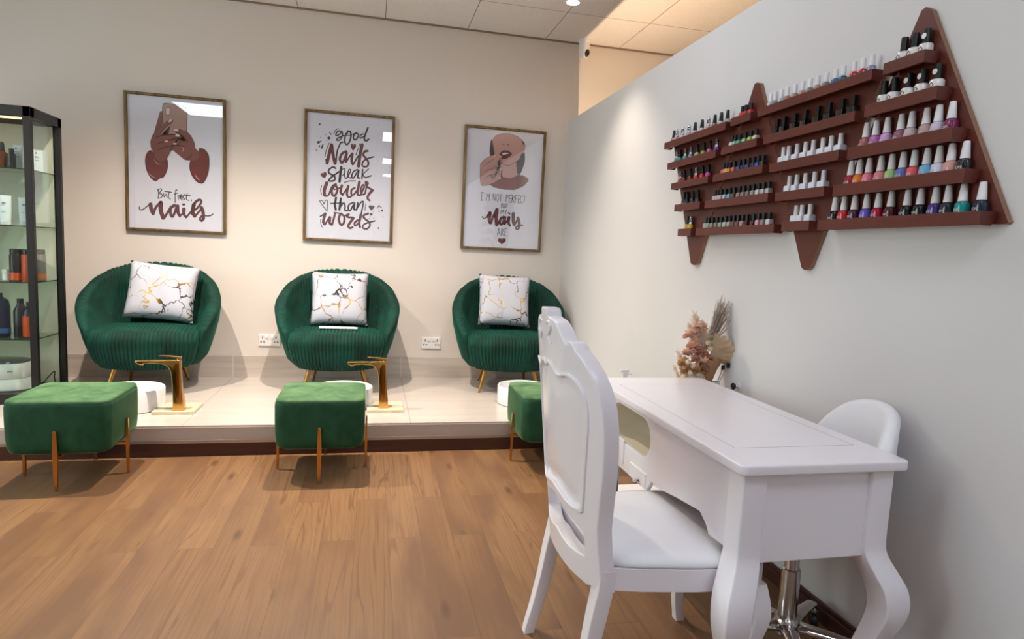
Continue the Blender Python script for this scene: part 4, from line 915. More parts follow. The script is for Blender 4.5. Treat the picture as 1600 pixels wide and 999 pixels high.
def polish(ri, si, kind, items, capword, xoff=.042, scale=1.0, letter=None, pyadd=None):
    ya, yz, fz, zt = TRAY[(ri, si)]
    xb = XL+xoff; n = len(items)
    ys = []
    for px, *_ in items:
        lo = on_x(px, 300, xb)          # the ray's y hardly depends on the height; refine once with the true height
        for _k in range(4):
            # photo row of the tray middle at this column
            q = Vector((xb, lo.y, fz+.04)) - CAMPOS; py = 499.5+F_PX*q.dot(D_)/q.dot(F_); lo = on_x(px, py, xb)
        ys.append(lo.y)
    # keep neighbours from touching and everything on the tray
    bme, cme = KINDS[kind]; w = max(abs(v.co.y) for v in bme.vertices)*2*scale
    order = list(range(n))
    ys = [min(max(y, ya+.011+w/2), yz-.011-w/2) for y in ys]
    for _k in range(60):
        for i in range(n-1):
            d = ys[i]-ys[i+1]
            if d < w*1.02: s_ = (w*1.02-d)/2; ys[i] += s_; ys[i+1] -= s_
        if n: 
            ys[0] = min(ys[0], yz-.011-w/2); ys[-1] = max(ys[-1], ya+.011+w/2)
    for i, ((px, colname, col, *ex), y) in enumerate(zip(items, ys)):
        o = bpy.data.objects.new('polish_bottle', bme); link(o); o.location = (xb, y, fz); o.scale = (scale,)*3; o.rotation_euler = (0, 0, radians(random.uniform(-6, 6)))
        set_mat(o, liquid(col, kind == 'clear')); cw = ex[0] if ex else capword
        c = bpy.data.objects.new('cap', cme); link(c, o); set_mat(c, {'white': CAPW, 'black': CAPB, 'silver': CAPS}[cw])
        if letter: l_ = bpy.data.objects.new('lettering' if letter == 'opi' else 'mark', ME['opi' if letter == 'opi' else 'mark']); link(l_, o)
        if kind == 'gel' and si == 1 and i >= 2 or kind == 'gel' and si == 0 and i == 2: s_ = bpy.data.objects.new('sticker', ME['sticker']); link(s_, o)
        place = ORD[i]+' from left' if n > 1 else 'alone'
        tag(o, f'{colname} nail polish, {cw} cap, {place}, {SHN[si]} shelf of {RACKS[ri][0]} rack', 'nail polish', f'nail polish bottles on the {RACKS[ri][0]} rack')

# rightmost rack
polish(3, 0, 'gel', [(1405, 'white based', '#e4e0dc'), (1423, 'white based', '#e4e0dc'), (1444.5, 'white based', '#e4e0dc')], 'black', letter='mark')
polish(3, 1, 'gel', [(1375, 'white based', '#e4e0dc'), (1396, 'white based', '#e4e0dc'), (1419.5, 'white based', '#e4e0dc'), (1441, 'white based', '#e4e0dc'), (1465, 'white based', '#e4e0dc')], 'black', letter='mark')
polish(3, 2, 'round', [(1348, 'dusty pink', '#a56060'), (1368.5, 'violet pink', '#b46aa6'), (1386, 'light lilac', '#cfa2d2'), (1407.5, 'mauve', '#955a72'), (1424, 'pale grey pink', '#c9b4b6'), (1447, 'nude', '#b69894'), (1466, 'pale lilac', '#cfc6da'), (1487, 'plum', '#7c2152')], 'white', letter='opi')
polish(3, 3, 'round', [(1323, 'red', '#9c1724'), (1339, 'orange', '#e3780f'), (1357.5, 'pink', '#e0768c'), (1376, 'salmon pink', '#d88086'), (1393, 'light green', '#a3c87e'), (1410.5, 'periwinkle blue', '#6472b4'), (1428, 'coral', '#e05a5e'), (1448, 'sky blue', '#74b6d8'), (1467, 'pale lavender', '#d2d2e4'), (1486, 'peach', '#d39c92'), (1508, 'black', '#1c1c22')], 'white', letter='opi')
polish(3, 4, 'round', [(1303.6, 'black', '#241a1e'), (1318.5, 'red', '#cf2b35'), (1335, 'plum', '#4a1838'), (1353.7, 'violet', '#6a5fc0'), (1372, 'crimson', '#b3123c'), (1392, 'dark red', '#4c161e'), (1417.5, 'black', '#15181c'), (1438, 'black', '#1a1c1f'), (1461.5, 'purple', '#4a3480'), (1481, 'charcoal', '#20252c'), (1504.5, 'teal', '#149090'), (1534, 'navy', '#1c2438')], 'white', letter='opi')
# third rack
polish(2, 0, 'clear', [(1201, 'clear', '#d4d6da'), (1210.6, 'smoky clear', '#9a9ca0'), (1221, 'pale lavender', '#cdd0e0'), (1230.5, 'rose', '#b98a80'), (1242.5, 'rose grey', '#a8968e'), (1254.5, 'pale rose', '#c8a09a'), (1266, 'grey green', '#8e9690'), (1278, 'beige rose', '#b89a90'), (1291.5, 'grey', '#87847e'), (1306, 'blue', '#4e78b4'), (1318, 'teal', '#1f6e86'), (1335, 'orange red', '#c8402a'), (1349, 'red', '#cc3a48'), (1363, 'lavender grey', '#9c9cb4')], 'white')
polish(2, 1, 'square', [(x, 'glossy black', '#121314') for x in (1210, 1226, 1242.5, 1259, 1278.5, 1296, 1316.6, 1334)], 'black', scale=1.08)
polish(2, 2, 'block', [(x, 'white', '#e2e4ec') for x in (1219, 1232, 1245.6, 1259, 1271, 1286, 1299, 1313.6)], 'white')
polish(2, 3, 'block', [(x, 'white', '#e2e4ec') for x in (1231, 1245, 1258.7, 1273, 1287)], 'white')
polish(2, 4, 'block', [(x, 'white', '#e2e4ec') for x in (1240.7, 1253, 1266)], 'white')
# second rack
polish(1, 0, 'small', [(1157, 'red', '#c03434'), (1166, 'red', '#c03434'), (1174, 'red', '#c03434')], 'black')
polish(1, 1, 'small', [(1140, 'white', '#c9ccc9'), (1148, 'pale green', '#a9c8a4'), (1156, 'sea green', '#6fb09a'), (1165, 'mint', '#78c09a'), (1173.6, 'lime', '#b8c468'), (1182, 'cream', '#d8d8bc')], 'black')
polish(1, 2, 'small', [(1126.6, 'pink', '#c25878'), (1133.6, 'yellow', '#e0b038'), (1141, 'orange', '#d8844c'), (1148, 'coral', '#cf6a5a'), (1156, 'purple', '#4a447c'), (1163, 'dark navy', '#1e2040'), (1170, 'navy', '#2a3468'), (1178, 'black', '#1c1e26'), (1185.5, 'royal blue', '#2c48a8'), (1193, 'black', '#202428')], 'black')
polish(1, 3, 'small', [(1112.6, 'pale pink', '#c4b4ae'), (1120, 'pale grey', '#bab4ae'), (1127, 'pale rose', '#caaca6'), (1134, 'pale blue', '#b0c6d2'), (1141, 'light blue', '#7ab0c4'), (1148, 'brown', '#5c4a42'), (1156, 'taupe', '#8e7e76'), (1163, 'grey taupe', '#8a7a74'), (1170.5, 'brown grey', '#7c6c66'), (1178, 'beige', '#a89a92'), (1186, 'white', '#d8d4d2'), (1194, 'light grey', '#b8b6b6'), (1202, 'silver grey', '#b2b0b2')], 'black')
polish(1, 4, 'small', [(1100, 'pale grey', '#a8a89c'), (1107, 'grey green', '#9a9c8e'), (1114, 'stone', '#8c8a7c'), (1121, 'olive grey', '#80806e'), (1127.5, 'sage', '#98a08e'), (1134.5, 'pale sage', '#b0b6ac'), (1141, 'silver', '#a8aca8'), (1147.5, 'red brown', '#74443e'), (1154, 'brown', '#6c4c48'), (1161, 'rose', '#ae8a88'), (1168, 'wine', '#4c2428'), (1178, 'black', '#241a1c'), (1186, 'blush pink', '#d29a96'), (1194, 'mauve', '#94848a'), (1203, 'cream', '#d4ccc8')], 'black')
# leftmost rack
polish(0, 0, 'tapered', [(1049.5, 'rose', '#a4746c', 'black'), (1057, 'pale rose', '#b09490', 'silver'), (1066.5, 'pale pink', '#bea6a2', 'silver'), (1076.5, 'blush', '#b8a29e', 'silver'), (1086, 'nude', '#b8aaa4', 'black'), (1097, 'clear grey', '#b4b0ac', 'black'), (1107, 'pale mauve', '#b4a4a4', 'silver'), (1117, 'brick', '#8c5248', 'black'), (1127, 'pale grey', '#b0aca6', 'black'), (1137, 'grey', '#a8a49e', 'black')], 'black')
polish(0, 1, 'tapered', [(1054.5, 'blue', '#4c72a0', 'silver'), (1063, 'green', '#4c8474', 'black'), (1071.5, 'teal', '#5a948e', 'silver'), (1080, 'grey blue', '#78889c', 'silver'), (1090, 'lime', '#a4b06c', 'black'), (1100, 'olive', '#9c9c40', 'black'), (1109.5, 'hot pink', '#d44c88', 'black'), (1120.5, 'purple', '#7c3a98', 'silver')], 'black')
polish(0, 2, 'tapered', [(1061.5, 'red', '#a42c30', 'silver'), (1069.5, 'dark red', '#7c2024', 'black'), (1079, 'maroon', '#702024', 'black'), (1088.5, 'bright red', '#c8343a', 'silver'), (1098, 'red', '#b82c34', 'black'), (1107, 'magenta', '#c04c94', 'black')], 'black')
polish(0, 3, 'tapered', [(x, 'black', '#18181a') for x in (1066.4, 1074, 1082.6, 1091)], 'black')
polish(0, 4, 'tapered', [(1069, 'mustard yellow', '#b8962c', 'black'), (1077, 'yellow', '#c8ac34', 'silver')], 'black')

# ------------------------------------------------------------------ white manicure table
TX0, TX1, TY0, TY1, TZ = .958, 1.487, 1.409, 2.56, .775
tbl = empty('manicure_table', ((TX0+TX1)/2, (TY0+TY1)/2, 0)); tag(tbl, 'white lacquered manicure table with curved legs by the grey wall', 'table')
TI = Matrix.Translation(-Vector(tbl.location))
def tpart(name, bm, m, **k): bm.transform(TI); return obj(name, bm, m, tbl, **k)
def rrect(x0, x1, y0, y1, r, n=6):
    out = []
    for cx, cy, a0 in ((x1-r, y1-r, 0), (x0+r, y1-r, 90), (x0+r, y0+r, 180), (x1-r, y0+r, 270)):
        for k in range(n+1): a = radians(a0+90*k/n); out.append((cx+r*cos(a), cy+r*sin(a)))
    return out
bm = plate([rrect(TX0, TX1, TY0, TY1, .022)], .0145, .006, 3); bm.transform(Matrix.Translation((0, 0, TZ-.0145)))
tpart('tabletop', bm, M_WHITE, auto=40)
# fine inlay line on the top
bm = bmesh.new(); a, b, c, d = TX0+.07, TX1-.06, TY0+.15, TY1-.14; w = .0013; zz = TZ+.0004
for bx in ((a, b, c, c+w), (a, b, d-w, d), (a, a+w, c, d), (b-w, b, c, d)): box(bm, *bx, TZ-.001, zz)
tpart('inlay_line', bm, mat('inlay_grey', '#a9a6a8', .4))
# end panels
LG = .073
AX0, AX1, AY0, AY1 = TX0+.022, TX1-.03, TY0+.022, TY1-.03     # outer faces of the legs
bm = bmesh.new(); box(bm, AX0+LG-.004, AX1-LG+.004, AY0+.014, AY0+.03, .487, .7455, .001); tpart('end_panel', bm, M_WHITE)
bm = bmesh.new(); box(bm, AX0+LG-.004, AX1-LG+.004, AY1-.03, AY1-.014, .487, .7455, .001); tpart('end_panel', bm, M_WHITE)
# long front with its shaped lower edge and the oval nook (faces the chair)
def AP(px, py): p = on_x(px, py, AX0+.004); return (p.y, p.z)
ya, yb_ = AY0+LG-.004, AY1-LG+.004
low = [AP(1128, 852), AP(1106, 835), AP(1104.5, 826), AP(1102, 818), AP(1093, 799), AP(1058, 779), AP(1022, 760), AP(1018, 752)]
y_k = low[-1][0]
apron = [(ya, .7455), (ya, low[0][1])] + [q for q in low if q[0] > ya+.005] + [(y_k+.02, .50), (y_k+.04, .475), (yb_, .475), (yb_, .7455)]
oc = [AP(968, 632), AP(957, 650), AP(960, 672), AP(975, 692), AP(1000, 711), AP(1011, 707), AP(1016, 690), AP(1014, 668), AP(1004, 652)]
oy0, oy1 = min(p[0] for p in oc), max(p[0] for p in oc); oz0, oz1 = min(p[1] for p in oc), max(p[1] for p in oc)
oy1 = min(oy1, yb_-.03); oz1 = min(oz1, .725)
oval = rrect(oy0, oy1, oz0, oz1, min((oz1-oz0)/2, (oy1-oy0)/2)*.98, 9)
def yz_plate(loops, x, t, bev=.001):
    bm = plate(loops, t/2, bev, 2)
    for v in bm.verts: v.co = Vector((x+t/2-v.co.z, v.co.x, v.co.y))
    return bm
tpart('front_panel', yz_plate([apron, oval], AX0+.004, .018, .002), M_WHITE, auto=40)
# nook lining: a shallow white box behind the oval with a cream slip inside
bm = bmesh.new(); n0 = rrect(oy0-.002, oy1+.002, oz0-.002, oz1+.002, (oz1-oz0)/2, 9)
loft(bm, [[Vector((x, y, z)) for y, z in n0] for x in (AX0+.02, AX0+.17)], caps=False)
f = bm.faces.new([bm.verts.new((AX0+.17, y, z)) for y, z in n0]); tpart('nook', bm, mat('cream_nook', '#ddd6c2', .5), auto=40)
bm = bmesh.new(); box(bm, AX0+.155, AX0+.168, oy0+.03, oy0+.17, oz0+.02, oz1-.03, .002); tpart('filter_pad', bm, mat('cream_filter', '#b3a778', .7))
bm = yz_plate([[(ya, .7455), (ya, .5), (yb_, .5), (yb_, .7455)]], AX1-.022, .018); tpart('back_panel', bm, M_WHITE)
# drawers at the far end, below the nook
kx = AX0+.002
for q, wq in (((995, 751), 0), ((962, 697), 1)):
    kp = on_x(q[0], q[1], kx-.01)
    hz = .055; y0_, y1_ = (kp.y-.05, kp.y+.09) if wq == 0 else (max(kp.y-.06, 0), min(kp.y+.10, yb_))
    dr = boxobj('drawer', (kx-.003, kx+.006, y0_, y1_, max(kp.z-hz, .478), kp.z+.04), M_WHITE, None, .0015)
    dr.parent = tbl; dr.location = -Vector(tbl.location)
    bm = bmesh.new(); b2 = bmesh.new(); lathe(b2, [(.004, 0), (.004, .010), (.009, .013), (.011, .019), (.008, .025), (.001, .026)], 18); merge(bm, b2, 0, Matrix.Translation((kx-.003, kp.y, kp.z)) @ Matrix.Rotation(radians(-90), 4, 'Y')); obj('knob', bm, M_CHROME, dr, smooth=True)
# cabriole legs
LEGP = [(0, .030, .070), (.015, .030, .066), (.05, .012, .052), (.12, .004, .050), (.20, .018, .058), (.28, .040, .070), (.34, .050, .078), (.40, .043, .082), (.45, .022, .080), (.49, .005, .076), (.53, 0, LG), (.64, 0, LG), (.7455, 0, LG)]
def spline_leg():
    zs = [.0, .008, .015, .03, .05, .08, .12, .16, .20, .24, .28, .31, .34, .37, .40, .43, .46, .49, .53, .60, .68, .7455]
    q = crom([(p[0], p[1], p[2]) for p in LEGP], 5)
    return [(p.x, p.y, p.z) for p in q]
for sx, sy in ((-1, -1), (1, -1), (-1, 1), (1, 1)):
    cx = AX0+LG/2 if sx < 0 else AX1-LG/2; cy = AY0+LG/2 if sy < 0 else AY1-LG/2
    bm = bmesh.new(); rings = []
    for z, off, w in spline_leg():
        lim = off*(1.0 if sx < 0 or True else .6)
        rings.append([Vector((cx+sx*lim+p.x, cy+sy*off+p.y, z)) for p in sqr(w/2, 0, .006)])
    loft(bm, rings); tpart('leg', bm, M_WHITE, auto=30)

# ------------------------------------------------------------------ white carved chair
CYC, CW_, SAG = 1.78, .283, .065
def xs(z): return .64-.114*(z-.5)
chair = empty('carved_chair', (.85, CYC, 0)); tag(chair, 'white carved wooden chair with white padded seat at the manicure table', 'chair')
CI = Matrix.Translation(-Vector(chair.location))
def chpart(name, bm, m, **k): bm.transform(CI); return obj(name, bm, m, chair, **k)
def sym(half): return [(-u, z) for u, z in half] + [(u, z) for u, z in reversed(half) if u > 1e-4]
def bend(bm, t0=0.0):
    """(u, z, thickness) -> chair space with the lean and the hollow of the back"""
    for cut in [i*.03-.3 for i in range(21)]:
        bmesh.ops.bisect_plane(bm, geom=bm.verts[:]+bm.edges[:]+bm.faces[:], plane_co=(cut, 0, 0), plane_no=(1, 0, 0))
    for v in bm.verts:
        u, z, t = v.co.x, v.co.y, v.co.z
        v.co = Vector((xs(z)-SAG*max(0, 1-(u/CW_)**2)+.0225+t+t0, CYC+u, z))
    return bm
outer = [(0, 1.146), (.022, 1.146), (.030, 1.138), (.032, 1.124), (.045, 1.121), (.060, 1.119), (.080, 1.115), (.093, 1.109), (.110, 1.096), (.125, 1.078), (.138, 1.062), (.147, 1.056), (.152, 1.064), (.162, 1.068), (.175, 1.066), (.184, 1.058), (.188, 1.048), (.205, 1.038), (.222, 1.025), (.246, .999), (.266, .966), (.277, .935), (.283, .900), (.285, .85), (.282, .80), (.274, .724), (.258, .64), (.244, .56), (.243, .50), (.246, .44), (.246, .38)]
ob = outer + [(.196, .38), (.190, .43)]
inner_top = [(0, .972), (.010, .978), (.022, .984), (.040, .980), (.062, .968), (.082, .958), (.10, .957), (.129, .966), (.150, .968), (.169, .964), (.190, .955), (.206, .943), (.219, .92), (.225, .885), (.223, .84), (.216, .797), (.200, .70), (.190, .64), (.183, .60)]
inner_bot = [(.170, .592), (.14, .588), (.096, .592), (.05, .604), (0, .614)]
opening = sym(inner_top + inner_bot)
lowgap = sym([(0, .578), (.05, .568), (.104, .55), (.15, .54), (.184, .534)] + [(.186, .50), (.188, .462), (.15, .455), (.092, .452), (.05, .458), (0, .468)])
rail2 = sym([])
half = ob + [(.19, .375), (.10, .375), (0, .378)]
silh = [(-u, z) for u, z in half] ; full = [(-u, z) for u, z in half] + [(u, z) for u, z in reversed(half[:-1]) if u > 1e-4]
bm = bend(plate([full, opening, lowgap], .0225, .004, 2)); chpart('backrest_frame', bm, M_WHITE, auto=35)
shr = lambda L, k, dz=0: [(u*k, .79+(z-.79)*k+dz) for u, z in L]
bm = bend(plate([shr(opening, 1.03)], .009, .001, 1), -.004); chpart('back_panel', bm, M_WHITE, auto=40)
def moulding(off, wd):
    ins = shr(opening, off); ins2 = shr(opening, off-wd)
    return bend(plate([ins, ins2], .0055, .002, 2), -.0225)
bm = moulding(1.045, .05); chpart('moulding', bm, M_WHITE, auto=40)
# padded rear panel (slightly domed) and carved crest motif
bm = bmesh.new(); pts = shr(opening, .9); c0 = bm.verts.new((0, .79, -.014)); ring = None
rows = []
for k in range(6):
    f = 1-k/6; rows.append([(u*f, .79+(z-.79)*f, -.012*(1-f*f)**.5) for u, z in pts])
R0 = [[bm.verts.new(p) for p in r] for r in rows]
for a, b in zip(R0, R0[1:]):
    for i in range(len(a)): j = (i+1) % len(a); bm.faces.new((a[i], a[j], b[j], b[i]))
for i in range(len(R0[-1])): bm.faces.new((R0[-1][i], R0[-1][(i+1) % len(R0[-1])], c0))
for v in bm.verts:
    u, z, t = v.co.x, v.co.y, v.co.z; v.co = Vector((xs(z)-SAG*max(0, 1-(u/CW_)**2)+.0225+t-.011, CYC+u, z))
chpart('rear_padding', bm, M_WHITE, smooth=True)
bm = bmesh.new()
for s in (-1, 1):
    q = crom([(s*.02, 1.102), (s*.045, 1.108), (s*.058, 1.094), (s*.048, 1.078), (s*.036, 1.068), (s*.046, 1.054), (s*.058, 1.046)][0:7] if True else [], 5) if False else crom([(s*.02, 1.102, 0), (s*.045, 1.108, 0), (s*.058, 1.094, 0), (s*.048, 1.078, 0), (s*.036, 1.068, 0), (s*.046, 1.054, 0), (s*.058, 1.046, 0)], 5)
    pts3 = []
    for p_ in q:
        u, z = p_.x, p_.y; pts3.append((xs(z)-SAG*max(0, 1-(u/CW_)**2)-.001, CYC+u, z))
    tube(bm, pts3, [.002+.004*sin(pi*i/(len(pts3)-1)) for i in range(len(pts3))], 8)
chpart('crest_carving', bm, M_WHITE, smooth=True)
# rear legs continue the stiles down
for s in (-1, 1):
    bm = bmesh.new(); rings = []
    for z, x, u, wx, wu in ((.0, .562, .196, .036, .034), (.02, .565, .197, .036, .034), (.10, .590, .203, .040, .038), (.20, .615, .210, .044, .044), (.30, .634, .215, .048, .050), (.385, .651, .219, .048, .054), (.44, .658, .220, .046, .054)):
        rings.append([Vector((x+(.024*(1-z/.44) if s < 0 else 0)+p_.x*wx/.05, CYC+s*u+p_.y*wu/.05, z)) for p_ in sqr(.025, 0, .004)])
    loft(bm, rings); chpart('leg', bm, M_WHITE, auto=35)
for s in (-1, 1):
    bm = bmesh.new(); rings = []; uo = .186 if s > 0 else .246
    for z, x, du, w in [(p_.x, p_.y, p_.z, None) for p_ in crom([(0, 1.128, .004), (.02, 1.124, .002), (.07, 1.112, -.008), (.14, 1.108, -.008), (.21, 1.118, .004), (.28, 1.126, .012), (.33, 1.122, .008), (.385, 1.108, 0)], 4)]:
        w = interp(z, [0, .03, .08, .2, .29, .385], [.034, .032, .032, .042, .054, .058])
        rings.append([Vector((x+p_.x*w/.05, CYC+s*(uo+du)+p_.y*w/.05, z)) for p_ in sqr(.025, 0, .004)])
    loft(bm, rings); chpart('leg', bm, M_WHITE, auto=35)
def seat_outline(k, n=8):
    # rear narrow, front wide with rounded front corners; (x,y)
    q = [(.655, -.238*k), (.75, -.256*k), (.90, -.268*k), (1.04, -.268*k), (1.10, -.255*k), (1.13, -.225*k), (1.142, -.15*k), (1.146, 0)]
    P_ = [(.90+(x-.90)*k, y) for x, y in q]
    P_ = P_ + [(x, -y) for x, y in reversed(P_[:-1])]
    return [(x, y-.07*max(0, x-.68)) for x, y in P_]
bm = bmesh.new(); o_ = seat_outline(1.0); i_ = seat_outline(.90)
R2 = [[bm.verts.new((x, CYC+y, z)) for x, y in L] for L, z in ((i_, .385), (o_, .385), (o_, .448), (i_, .448))]
for a, b in ((0, 1), (1, 2), (2, 3), (3, 0)):
    for i in range(len(o_)): j = (i+1) % len(o_); bm.faces.new((R2[a][i], R2[a][j], R2[b][j], R2[b][i]))
chpart('seat_rail', bm, M_WHITE, auto=30)
bm = bmesh.new(); rings = []
for k, z in ((.955, .449), (.985, .452), (.99, .458), (.975, .466), (.94, .472), (.85, .478), (.6, .484), (.3, .487), (.02, .488)):
    L = seat_outline(k); L = [(.665+.0+(x-.665) if False else x, y) for x, y in L]
    rings.append([Vector((max(x, .672), CYC+y, z)) for x, y in L])
loft(bm, rings); chpart('seat', bm, M_WSEAT, smooth=True)

# ------------------------------------------------------------------ white salon stool between table and wall
stl = empty('salon_stool', (1.39, 1.728, 0)); tag(stl, 'white round backed salon stool on chrome base between table and wall', 'stool')
SI = Matrix.Translation(-Vector((1.37, 1.80, 0)))
def spart(name, bm, m, **k): return obj(name, bm, m, stl, **k)
# bucket back, curved about the seat
bm = bmesh.new(); rings = []; NB_ = 30
for i in range(NB_+1):
    a = -1+2*i/NB_; th = a*radians(68); top = .56+.318*max(0, 1-abs(a)**2.6)**.62; R = .225
    ring = []
    for r_, z in ((R-.03, .50), (R-.03, .55), (R-.030+.012, .56+(top-.56)*.5), (R-.018+.012, top-.018), (R-.004+.014, top-.003), (R+.012+.014, top), (R+.026+.012, top-.012), (R+.035, .56+(top-.56)*.5), (R+.025, .53), (R+.0, .495)):
        ring.append(Vector((r_*cos(th)-.005, r_*sin(th), z)))
    rings.append(ring)
loft(bm, rings); bm.transform(Matrix.Rotation(radians(-14), 4, 'Z')); spart('backrest', bm, M_WSEAT, smooth=True)
bm = bmesh.new(); lathe(bm, [(.001, .47), (.19, .47), (.205, .478), (.21, .50), (.21, .53), (.20, .552), (.17, .56), (.001, .563)], 40, c=(-.01, 0, 0)); spart('seat', bm, M_WSEAT, smooth=True)
bm = bmesh.new(); lathe(bm, [(.02, .47), (.06, .465), (.06, .455), (.03, .45)][::-1], 24); spart('seat_plate', bm, M_CHROME, auto=40)
bm = bmesh.new(); lathe(bm, [(.03, .13), (.03, .30), (.0225, .302), (.0225, .455)], 28); spart('gas_column', bm, M_CHROME, auto=40)
bm = bmesh.new(); lathe(bm, [(.034, .075), (.040, .08), (.040, .125), (.033, .135)], 28); spart('hub', bm, M_CHROME, auto=40)
for k in range(5):
    a = radians(174+72*k); d = Vector((cos(a), sin(a), 0)); sd = Vector((-sin(a), cos(a), 0)); L = .235; o0 = Vector((0, 0, 0))
    bm = bmesh.new(); rings = []
    for f, z, w, h in ((.08, .103, .034, .020), (.3, .106, .028, .016), (.6, .106, .022, .013), (.85, .103, .019, .012), (.97, .092, .017, .012), (1.02, .066, .014, .012)):
        c = o0+d*L*f; rings.append([c+sd*w*cos(t_)+Vector((0, 0, z))+(Vector((0, 0, 1)) if f < .99 else d)*h*sin(t_) for t_ in [2*pi*q/14 for q in range(14)]])
    loft(bm, rings); foot = spart('base_arm', bm, M_CHROME, smooth=True)
    e = o0+d*L*1.02
    bm = bmesh.new(); lathe(bm, [(.0135, .058), (.0145, .060), (.0145, .068), (.012, .070)], 16, c=(e.x, e.y, 0)); b2 = bmesh.new(); lathe(b2, [(.001, -.012), (.026, -.012), (.028, -.008), (.028, .008), (.026, .012), (.001, .012)], 20)
    merge(bm, b2, 1, Matrix.Translation((e.x, e.y, .0285)) @ Matrix.Rotation(a+.5, 4, 'Z') @ Matrix.Rotation(radians(90), 4, 'X')); box(bm, e.x-.006, e.x+.006, e.y-.006, e.y+.006, .04, .062, mi=1)
    obj('castor', bm, [M_CHROME, M_BLKP], foot, auto=35)

# ------------------------------------------------------------------ trolley behind the table, with the dried flowers
TRX0, TRX1, TRY0, TRY1, TRZ = 1.12, 1.63, 2.61, 2.97, .69
tr_ = empty('trolley', ((TRX0+TRX1)/2, (TRY0+TRY1)/2, 0)); tag(tr_, 'low white trolley hidden behind the manicure table, carrying dried flowers', 'trolley')
TT = Matrix.Translation(-Vector(tr_.location))
for nm, zz in (('top_tray', TRZ), ('shelf', .36), ('shelf', .12)):
    bm = bmesh.new(); box(bm, TRX0, TRX1, TRY0, TRY1, zz-.02, zz, .004); bm.transform(TT); obj(nm, bm, M_WHITE, tr_)
for x in (TRX0+.012, TRX1-.012):
    for y in (TRY0+.012, TRY1-.012):
        bm = bmesh.new(); tube(bm, [(x, y, .0), (x, y, TRZ-.01)], .01, 10); bm.transform(TT); obj('leg', bm, M_CHROME, tr_, auto=40)
FY = 2.65
def fp(px, py, dy=0): return on_y(px, py, FY+dy)
base = fp(1102, 606); bx, bz = 1.50, TRZ
fl = empty('dried_flower_bouquet', (bx, FY, TRZ)); tag(fl, 'dried flower bouquet of pink blooms, pampas and twigs behind the table', 'bouquet')
FI = Matrix.Translation(-Vector(fl.location))
def fpart(name, bm, m, **k): bm.transform(FI); return obj(name, bm, m, fl, **k)
bm = bmesh.new(); lathe(bm, [(.001, 0), (.04, 0), (.05, .01), (.055, .05), (.045, .09), (.03, .105), (.033, .11), (.028, .108), (.04, .085), (.045, .05), (.001, .02)], 28, c=(bx, FY, TRZ), caps=False); fpart('vase', bm, mat('stone_vase', '#cfc3b2', .6), auto=40)
rnd = random.Random(11)
M_TWIG, M_PINK, M_TAN, M_PAMP, M_KRAFT, M_DPINK = mat('dried_twig', '#a39284', .9), mat('dried_pink_bloom', '#e6c0a8', .9, noise=((40,)*3, .25)), mat('dried_tan_bloom', '#d0a678', .9, noise=((40,)*3, .25)), mat('pampas', '#efdfcc', .95), mat('dried_palm_leaf', '#bfa482', .8, noise=((3, 30, 30), .2)), mat('dried_coral_bloom', '#d8a28c', .9, noise=((40,)*3, .25))
# twigs
bm = bmesh.new()
for i in range(80):
    f = rnd.random(); q = fp(1120+22*f+rnd.uniform(-3, 3), 462+rnd.random()**1.4*38+abs(f-.4)*18, rnd.uniform(-.03, .03)); b0 = fp(1104+rnd.uniform(-2, 5), 545, rnd.uniform(-.02, .02)); mid = b0.lerp(q, .55)+Vector((rnd.uniform(-.008, .008), 0, 0))
    pts = crom([b0, mid, q], 5); tube(bm, pts, [.0021-.0012*k/(len(pts)-1) for k in range(len(pts))], 5)
    for _ in range(3):
        k = rnd.randint(4, len(pts)-2); e = pts[k]+Vector((rnd.uniform(-.014, .014), rnd.uniform(-.01, .01), rnd.uniform(.012, .035))); tube(bm, [pts[k], e], .0006, 4)
o = fpart('twigs', bm, M_TWIG); o['kind'] = 'stuff'
def petals(bm, c, r, n, seed):
    rr = random.Random(seed)
    for _ in range(n):
        th, ph = rr.uniform(0, 2*pi), math.acos(rr.uniform(-.4, 1)); d = Vector((sin(ph)*cos(th), sin(ph)*sin(th), cos(ph))); s1 = d.cross(Vector((.3, .5, .8))).normalized(); s2 = d.cross(s1)
        p0 = c+d*r*.25; p1 = c+d*r*rr.uniform(.8, 1.1); w = r*.22; m_ = (p0+p1)/2+s2*r*.06
        v = [bm.verts.new(p) for p in (p0, m_+s1*w, p1, m_-s1*w)]; bm.faces.new(v)
        v2 = [bm.verts.new(p+s2*.0012) for p in (p0, m_+s1*w, p1, m_-s1*w)]; bm.faces.new(v2[::-1])
BL = [('bloom', M_DPINK, 1084, 545, .035), ('bloom', M_DPINK, 1096, 553, .032), ('bloom', M_PINK, 1090, 562, .03), ('bloom', M_DPINK, 1104, 562, .03), ('bloom', M_PINK, 1080, 525, .035), ('bloom', M_PINK, 1094, 513, .03), ('bloom', M_PINK, 1075, 552, .025), ('bloom', M_TAN, 1068, 568, .03), ('bloom', M_TAN, 1074, 580, .028), ('bloom', M_TAN, 1086, 578, .028), ('bloom', M_TAN, 1098, 578, .03), ('bloom', M_PINK, 1100, 568, .028), ('bloom', M_PINK, 1106, 575, .022)]
for i, (nm, m_, px, py, r) in enumerate(BL):
    bm = bmesh.new(); petals(bm, fp(px, py, rnd.uniform(-.05, -.01)), r*1.2, 90, i); fpart(nm, bm, m_)
